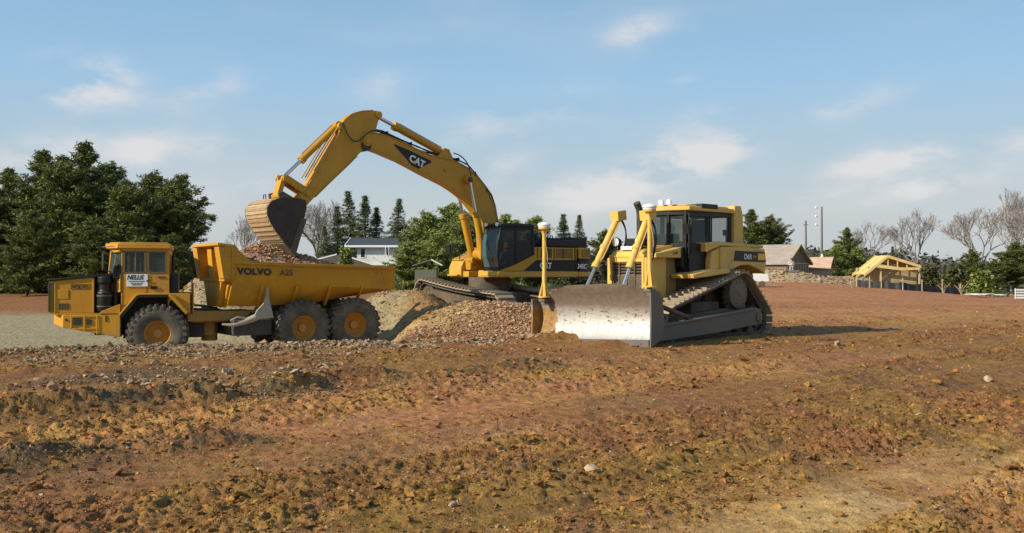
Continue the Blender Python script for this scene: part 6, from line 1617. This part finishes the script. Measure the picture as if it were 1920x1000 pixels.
# silt fence with stakes
SF = thing('silt_fence', 'low black silt fence strung between stakes below the timber roof', 'fence', (0, 0, 0))
pts = []
for px, Y in ((1606, 79), (1630, 78), (1652, 77), (1692, 76.5), (1728, 77), (1766, 78), (1800, 80)):
    X = (px - 960) / 1866.7 * Y; pts.append((X, Y, ground_z(X, Y)))
SF.location = (pts[0][0], pts[0][1], pts[0][2]); o0 = Vector(pts[0])
mb = MB()
for a, b in zip(pts[:-1], pts[1:]):
    a = Vector(a) - o0; b = Vector(b) - o0; n = 6
    for i in range(n):
        p, q = a.lerp(b, i / n), a.lerp(b, (i + 1) / n); h0 = .62 - .12 * math.sin(math.pi * i / n); h1 = .62 - .12 * math.sin(math.pi * (i + 1) / n); w = .05 * math.sin(i * 2.1); w2 = .05 * math.sin((i + 1) * 2.1)
        mb.plate([p + Vector((0, w, -.1)), q + Vector((0, w2, -.1)), q + Vector((0, w2, h1)), p + Vector((0, w, h0))], .008)
mb.build('fabric', plain('black_fabric', (.02, .022, .028), .6), SF)
for i, p in enumerate(pts):
    p = Vector(p) - o0; mb = MB(); mb.obox(p + Vector((0, -.06, .45)), .06, .05, 1.3 if i in (2, 5) else .95); mb.build('stake', M['osb'], SF)
# utility poles
for px, yt, Y, lb, ins in ((1511, 414, 132, 'slim bare utility pole, the shorter one of the two', 0), (1541, 388, 128, 'taller utility pole with three white insulator arms', 1)):
    X = (px - 960) / 1866.7 * Y; g = ground_z(X, Y); Hh = 1.65 + (515 - yt) / 1866.7 * Y - g
    t = thing('utility_pole', lb, 'pole', (X, Y, g), 0, 'utility poles beyond the houses')
    mb = MB(); mb.tube([(0, 0, -.2), (0, 0, Hh)], [.17, .11], 10); mb.build('pole', M['pole'], t)
    if ins:
        for k in range(3):
            mb = MB(); mb.tube([(0, -.05, Hh - .25 - k * 1.1), (-.75, -.05, Hh - .15 - k * 1.1)], .04, 6); mb.lathe([(0, 0), (.13, 0), (.16, .12), (.1, .24), (0, .26)], (-.75, -.05, Hh - .2 - k * 1.1), (0, 0, 1), 10); mb.build('insulator_arm', M['white'], t)
    else:
        mb = MB(); mb.box(-.3, .3, -.08, .0, Hh - .6, Hh - .5); mb.build('cross_arm', M['pole'], t)
# low white things at the site edge
def tiny(name, label, cat, px, Y, boxes, m, zo=0, rot=0):
    X = (px - 960) / 1866.7 * Y; t = thing(name, label, cat, (X, Y, ground_z(X, Y) + zo), rot); mb = MB()
    for b_ in boxes: mb.box(*b_)
    mb.build({'trailer': 'body', 'tarp': 'sheet', 'fence_panel': 'slats'}[name], m, t, .02); return t
t = tiny('trailer', 'low white trailer half hidden behind the rear of the bulldozer', 'trailer', 1424, 74, [(-1.2, .7, 0, 1.6, .42, .80), (-.6, .65, .05, 1.5, .80, 1.0)], M['white'])
for x in (-.6, .2): mb = MB(); mb.lathe([(0, 0), (.24, 0), (.24, .14), (0, .14)], (x, -.02, .24), (0, 1, 0), 16); mb.build('wheel', M['rubber'], t)
for i in range(1):
    X = (1846 - 960) / 1866.7 * 62; g = ground_z(X, 62)
    gx_ = np.linspace(-.9, .9, 18); gy_ = np.linspace(-.8, .8, 10); GX, GY = np.meshgrid(gx_, gy_, indexing='ij')
    GZ = .12 + .12 * fbm(GX * 2.5, GY * 2.5, 3, 4) * (1.0 - .5 * (GX / .9) ** 2); tp_ = grid_mesh('tarp', GX, GY, GZ, [M['trim']]); tp_.location = (X, 62, g); s_ = tp_.modifiers.new('thick', 'SOLIDIFY'); s_.thickness = .03
    setp(tp_, 'crumpled white sheet lying at the far right edge of the soil', 'tarp')
t = tiny('fence_panel', 'white slatted panel standing at the right edge of the photo', 'panel', 1916, 64, [(-.45, .6, 0, .05, .05 + k * .17, .15 + k * .17) for k in range(4)] + [(-.45, -.38, -.02, .0, 0, .72), (.53, .6, -.02, 0, 0, .72)], M['trim'])
# sticks poking out of the soil near the edge
for px, Y, lb in ((1598, 76, 'pale twiggy stick poking up left of the silt fence'), (1770, 74, 'short pale stake with twigs right of the silt fence'), (1803, 66, 'forked pale branch lying at the edge of the soil, right')):
    X = (px - 960) / 1866.7 * Y; t = thing('stick', lb, 'stick', (X, Y, ground_z(X, Y)), 0, 'sticks along the site edge'); mb = MB()
    for k in range(4): mb.tube([(0, 0, 0), (.15 * (k - 1.5), .1 * k, .4), (.3 * (k - 1.5), .1, .65 + .1 * (k % 2))], [.03, .02, .012], 6)
    mb.build('twig', M['osb'], t)

# =================================================================== PEOPLE
def skin_mesh(name, J, E_, m, parent=None, root=0, lv=2):
    me = bpy.data.meshes.new(name); me.from_pydata([j[:3] for j in J], E_, []); o = bpy.data.objects.new(name, me); COL.objects.link(o)
    s = o.modifiers.new('skin', 'SKIN'); s.use_smooth_shade = True
    for i, j in enumerate(J):
        r = j[3]; me.skin_vertices[0].data[i].radius = (r, j[4] if len(j) > 4 else r)
    me.skin_vertices[0].data[root].use_root = True
    sb = o.modifiers.new('sub', 'SUBSURF'); sb.levels = lv; sb.render_levels = lv
    me.materials.append(m)
    if parent: o.parent = parent
    return o
M['shirt'] = plain('pale_shirt', (.55, .50, .47), .85, var=.1); M['jeans'] = plain('pale_jeans', (.36, .38, .45), .85, var=.1)
M['wshirt'] = plain('dark_jacket', (.10, .09, .08), .85); M['wjeans'] = plain('blue_jeans', (.05, .10, .17), .85); M['hair'] = plain('dark_hair', (.04, .03, .02), .8); M['cap'] = plain('pale_cap', (.5, .48, .42), .8)
def head_bits(body, c, s, f, hatm):
    c = Vector(c); f = Vector(f).normalized(); r = Vector((f.y, -f.x, 0))
    mb = MB(); mb.lathe([(.0, .125), (.05, .115), (.085, .08), (.102, .03), (.104, -.01), (.098, -.03)], c + Vector((0, 0, .01 * s)), (0, 0, 1), 14)
    for i, v in enumerate(mb.v): mb.v[i] = c + (v - c) * s
    mb.build('hair', hatm, body)
    mb = MB()
    for k in (-1, 1): mb.lathe([(0, 0), (.012 * s, 0), (0, .006 * s)], c + f * .088 * s + r * .035 * s * k + Vector((0, 0, -.01 * s)), f, 8)
    mb.build('eyes', M['ink'], body)
def hand(P, d, s): return (P[0] + d[0] * s, P[1] + d[1] * s, P[2] + d[2] * s)
# standing person before the unfinished house: weight on both legs, arms bent at the belly
px, Y = 1484, 100; X = (px - 960) / 1866.7 * Y
pz = ground_z(X, Y) + .02
J = [(0, 0, .95, .13, .10), (0, 0, 1.15, .12, .10), (0, 0, 1.38, .15, .10), (0, 0, 1.50, .055), (0, -.01, 1.60, .075, .085), (0, -.01, 1.70, .07, .08),
     (-.10, 0, .90, .09), (-.13, .02, .50, .06), (-.15, .04, .10, .045), (-.16, -.10, .04, .04), (.10, 0, .90, .09), (.14, -.02, .50, .06), (.16, .0, .10, .045), (.18, -.13, .04, .04),
     (-.20, 0, 1.40, .055), (-.27, .03, 1.13, .04), (-.16, -.18, 1.08, .032), (.20, 0, 1.40, .055), (.28, .03, 1.14, .04), (.20, -.20, 1.12, .032), (-.12, -.24, 1.08, .03), (.16, -.27, 1.12, .03)]
E_ = [(0, 1), (1, 2), (2, 3), (3, 4), (4, 5), (0, 6), (6, 7), (7, 8), (8, 9), (0, 10), (10, 11), (11, 12), (12, 13), (2, 14), (14, 15), (15, 16), (2, 17), (17, 18), (18, 19), (16, 20), (19, 21)]
def fingers(body, w, d, m=None, s=1.0):
    d = Vector(d).normalized(); side = d.cross(Vector((0, 0, 1))).normalized(); w = Vector(w)
    for k in range(4):
        a = w + side * (.018 * (k - 1.5)) * s; L = (.07, .08, .075, .06)[k] * s
        J2 = [(*(a), .010 * s), (*(a + d * L * .5 + Vector((0, 0, -.004))), .009 * s), (*(a + d * L * .8 + Vector((0, 0, -.03 * s))), .008 * s)]
        skin_mesh('finger', J2, [(0, 1), (1, 2)], m or M['skin'], body, 0, 1)
    a = w - side * .03 * s - d * .03 * s; J2 = [(*a, .011 * s), (*(a - side * .025 * s + d * .02 * s), .010 * s), (*(a - side * .02 * s + d * .055 * s + Vector((0, 0, -.01))), .009 * s)]
    skin_mesh('thumb', J2, [(0, 1), (1, 2)], m or M['skin'], body, 0, 1)
pb = skin_mesh('person', J, E_, M['skin']); pb.location = (X, Y, pz)
setp(pb, 'person in a pale shirt and faded jeans standing before the unfinished house', 'person')
g = lambda i, k=1.18: (J[i][0], J[i][1], J[i][2], J[i][3] * k + .008, (J[i][4] if len(J[i]) > 4 else J[i][3]) * k + .008)
skin_mesh('shirt', [g(0), g(1), g(2), g(14), g(15), g(16), g(17), g(18), g(19)], [(0, 1), (1, 2), (2, 3), (3, 4), (4, 5), (2, 6), (6, 7), (7, 8)], M['shirt'], pb)
skin_mesh('jeans', [g(0, 1.22), g(6), g(7), g(8), g(10), g(11), g(12)], [(0, 1), (1, 2), (2, 3), (0, 4), (4, 5), (5, 6)], M['jeans'], pb)
head_bits(pb, (0, -.01, 1.66), 1.0, (0, -1, 0), M['hair']); fingers(pb, (-.11, -.26, 1.08), (.6, -1, 0)); fingers(pb, (.15, -.29, 1.12), (-.5, -1, 0))
# operator seated in the excavator cab (x forward, y left, z up in the machine's frame)
J = [(-.66, 1.0, 2.06, .12, .12), (-.68, 1.0, 2.24, .11, .10), (-.66, 1.0, 2.43, .13, .09), (-.64, 1.0, 2.54, .048), (-.60, 1.0, 2.62, .066, .075), (-.60, 1.0, 2.71, .062, .07),
     (-.52, .90, 2.04, .075), (-.16, .86, 2.08, .055), (-.06, .86, 1.74, .04), (.06, .86, 1.68, .035), (-.52, 1.10, 2.04, .075), (-.14, 1.16, 2.10, .055), (-.04, 1.16, 1.74, .04), (.08, 1.16, 1.68, .035),
     (-.66, .83, 2.44, .05), (-.58, .74, 2.22, .037), (-.40, .74, 2.24, .028), (-.66, 1.17, 2.44, .05), (-.58, 1.26, 2.22, .037), (-.40, 1.26, 2.24, .028), (-.35, .74, 2.245, .027), (-.35, 1.26, 2.245, .027)]
op = skin_mesh('person', J, E_, M['skin']); op.matrix_world = Matrix.Translation((-1.0, 34.0, .3)) @ Matrix.Rotation(R(220), 4, 'Z')
setp(op, 'operator in blue jeans and dark jacket seated in the excavator cab', 'person')
skin_mesh('jacket', [g(0), g(1), g(2), g(14), g(15), g(16), g(17), g(18), g(19)], [(0, 1), (1, 2), (2, 3), (3, 4), (4, 5), (2, 6), (6, 7), (7, 8)], M['wshirt'], op)
skin_mesh('jeans', [g(0, 1.2), g(6), g(7), g(8), g(10), g(11), g(12)], [(0, 1), (1, 2), (2, 3), (0, 4), (4, 5), (5, 6)], M['wjeans'], op)
head_bits(op, (-.60, 1.0, 2.67), .88, (1, 0, 0), M['cap']); fingers(op, (-.34, .74, 2.25), (1, 0, 0), s=.85); fingers(op, (-.34, 1.26, 2.25), (1, 0, 0), s=.85)
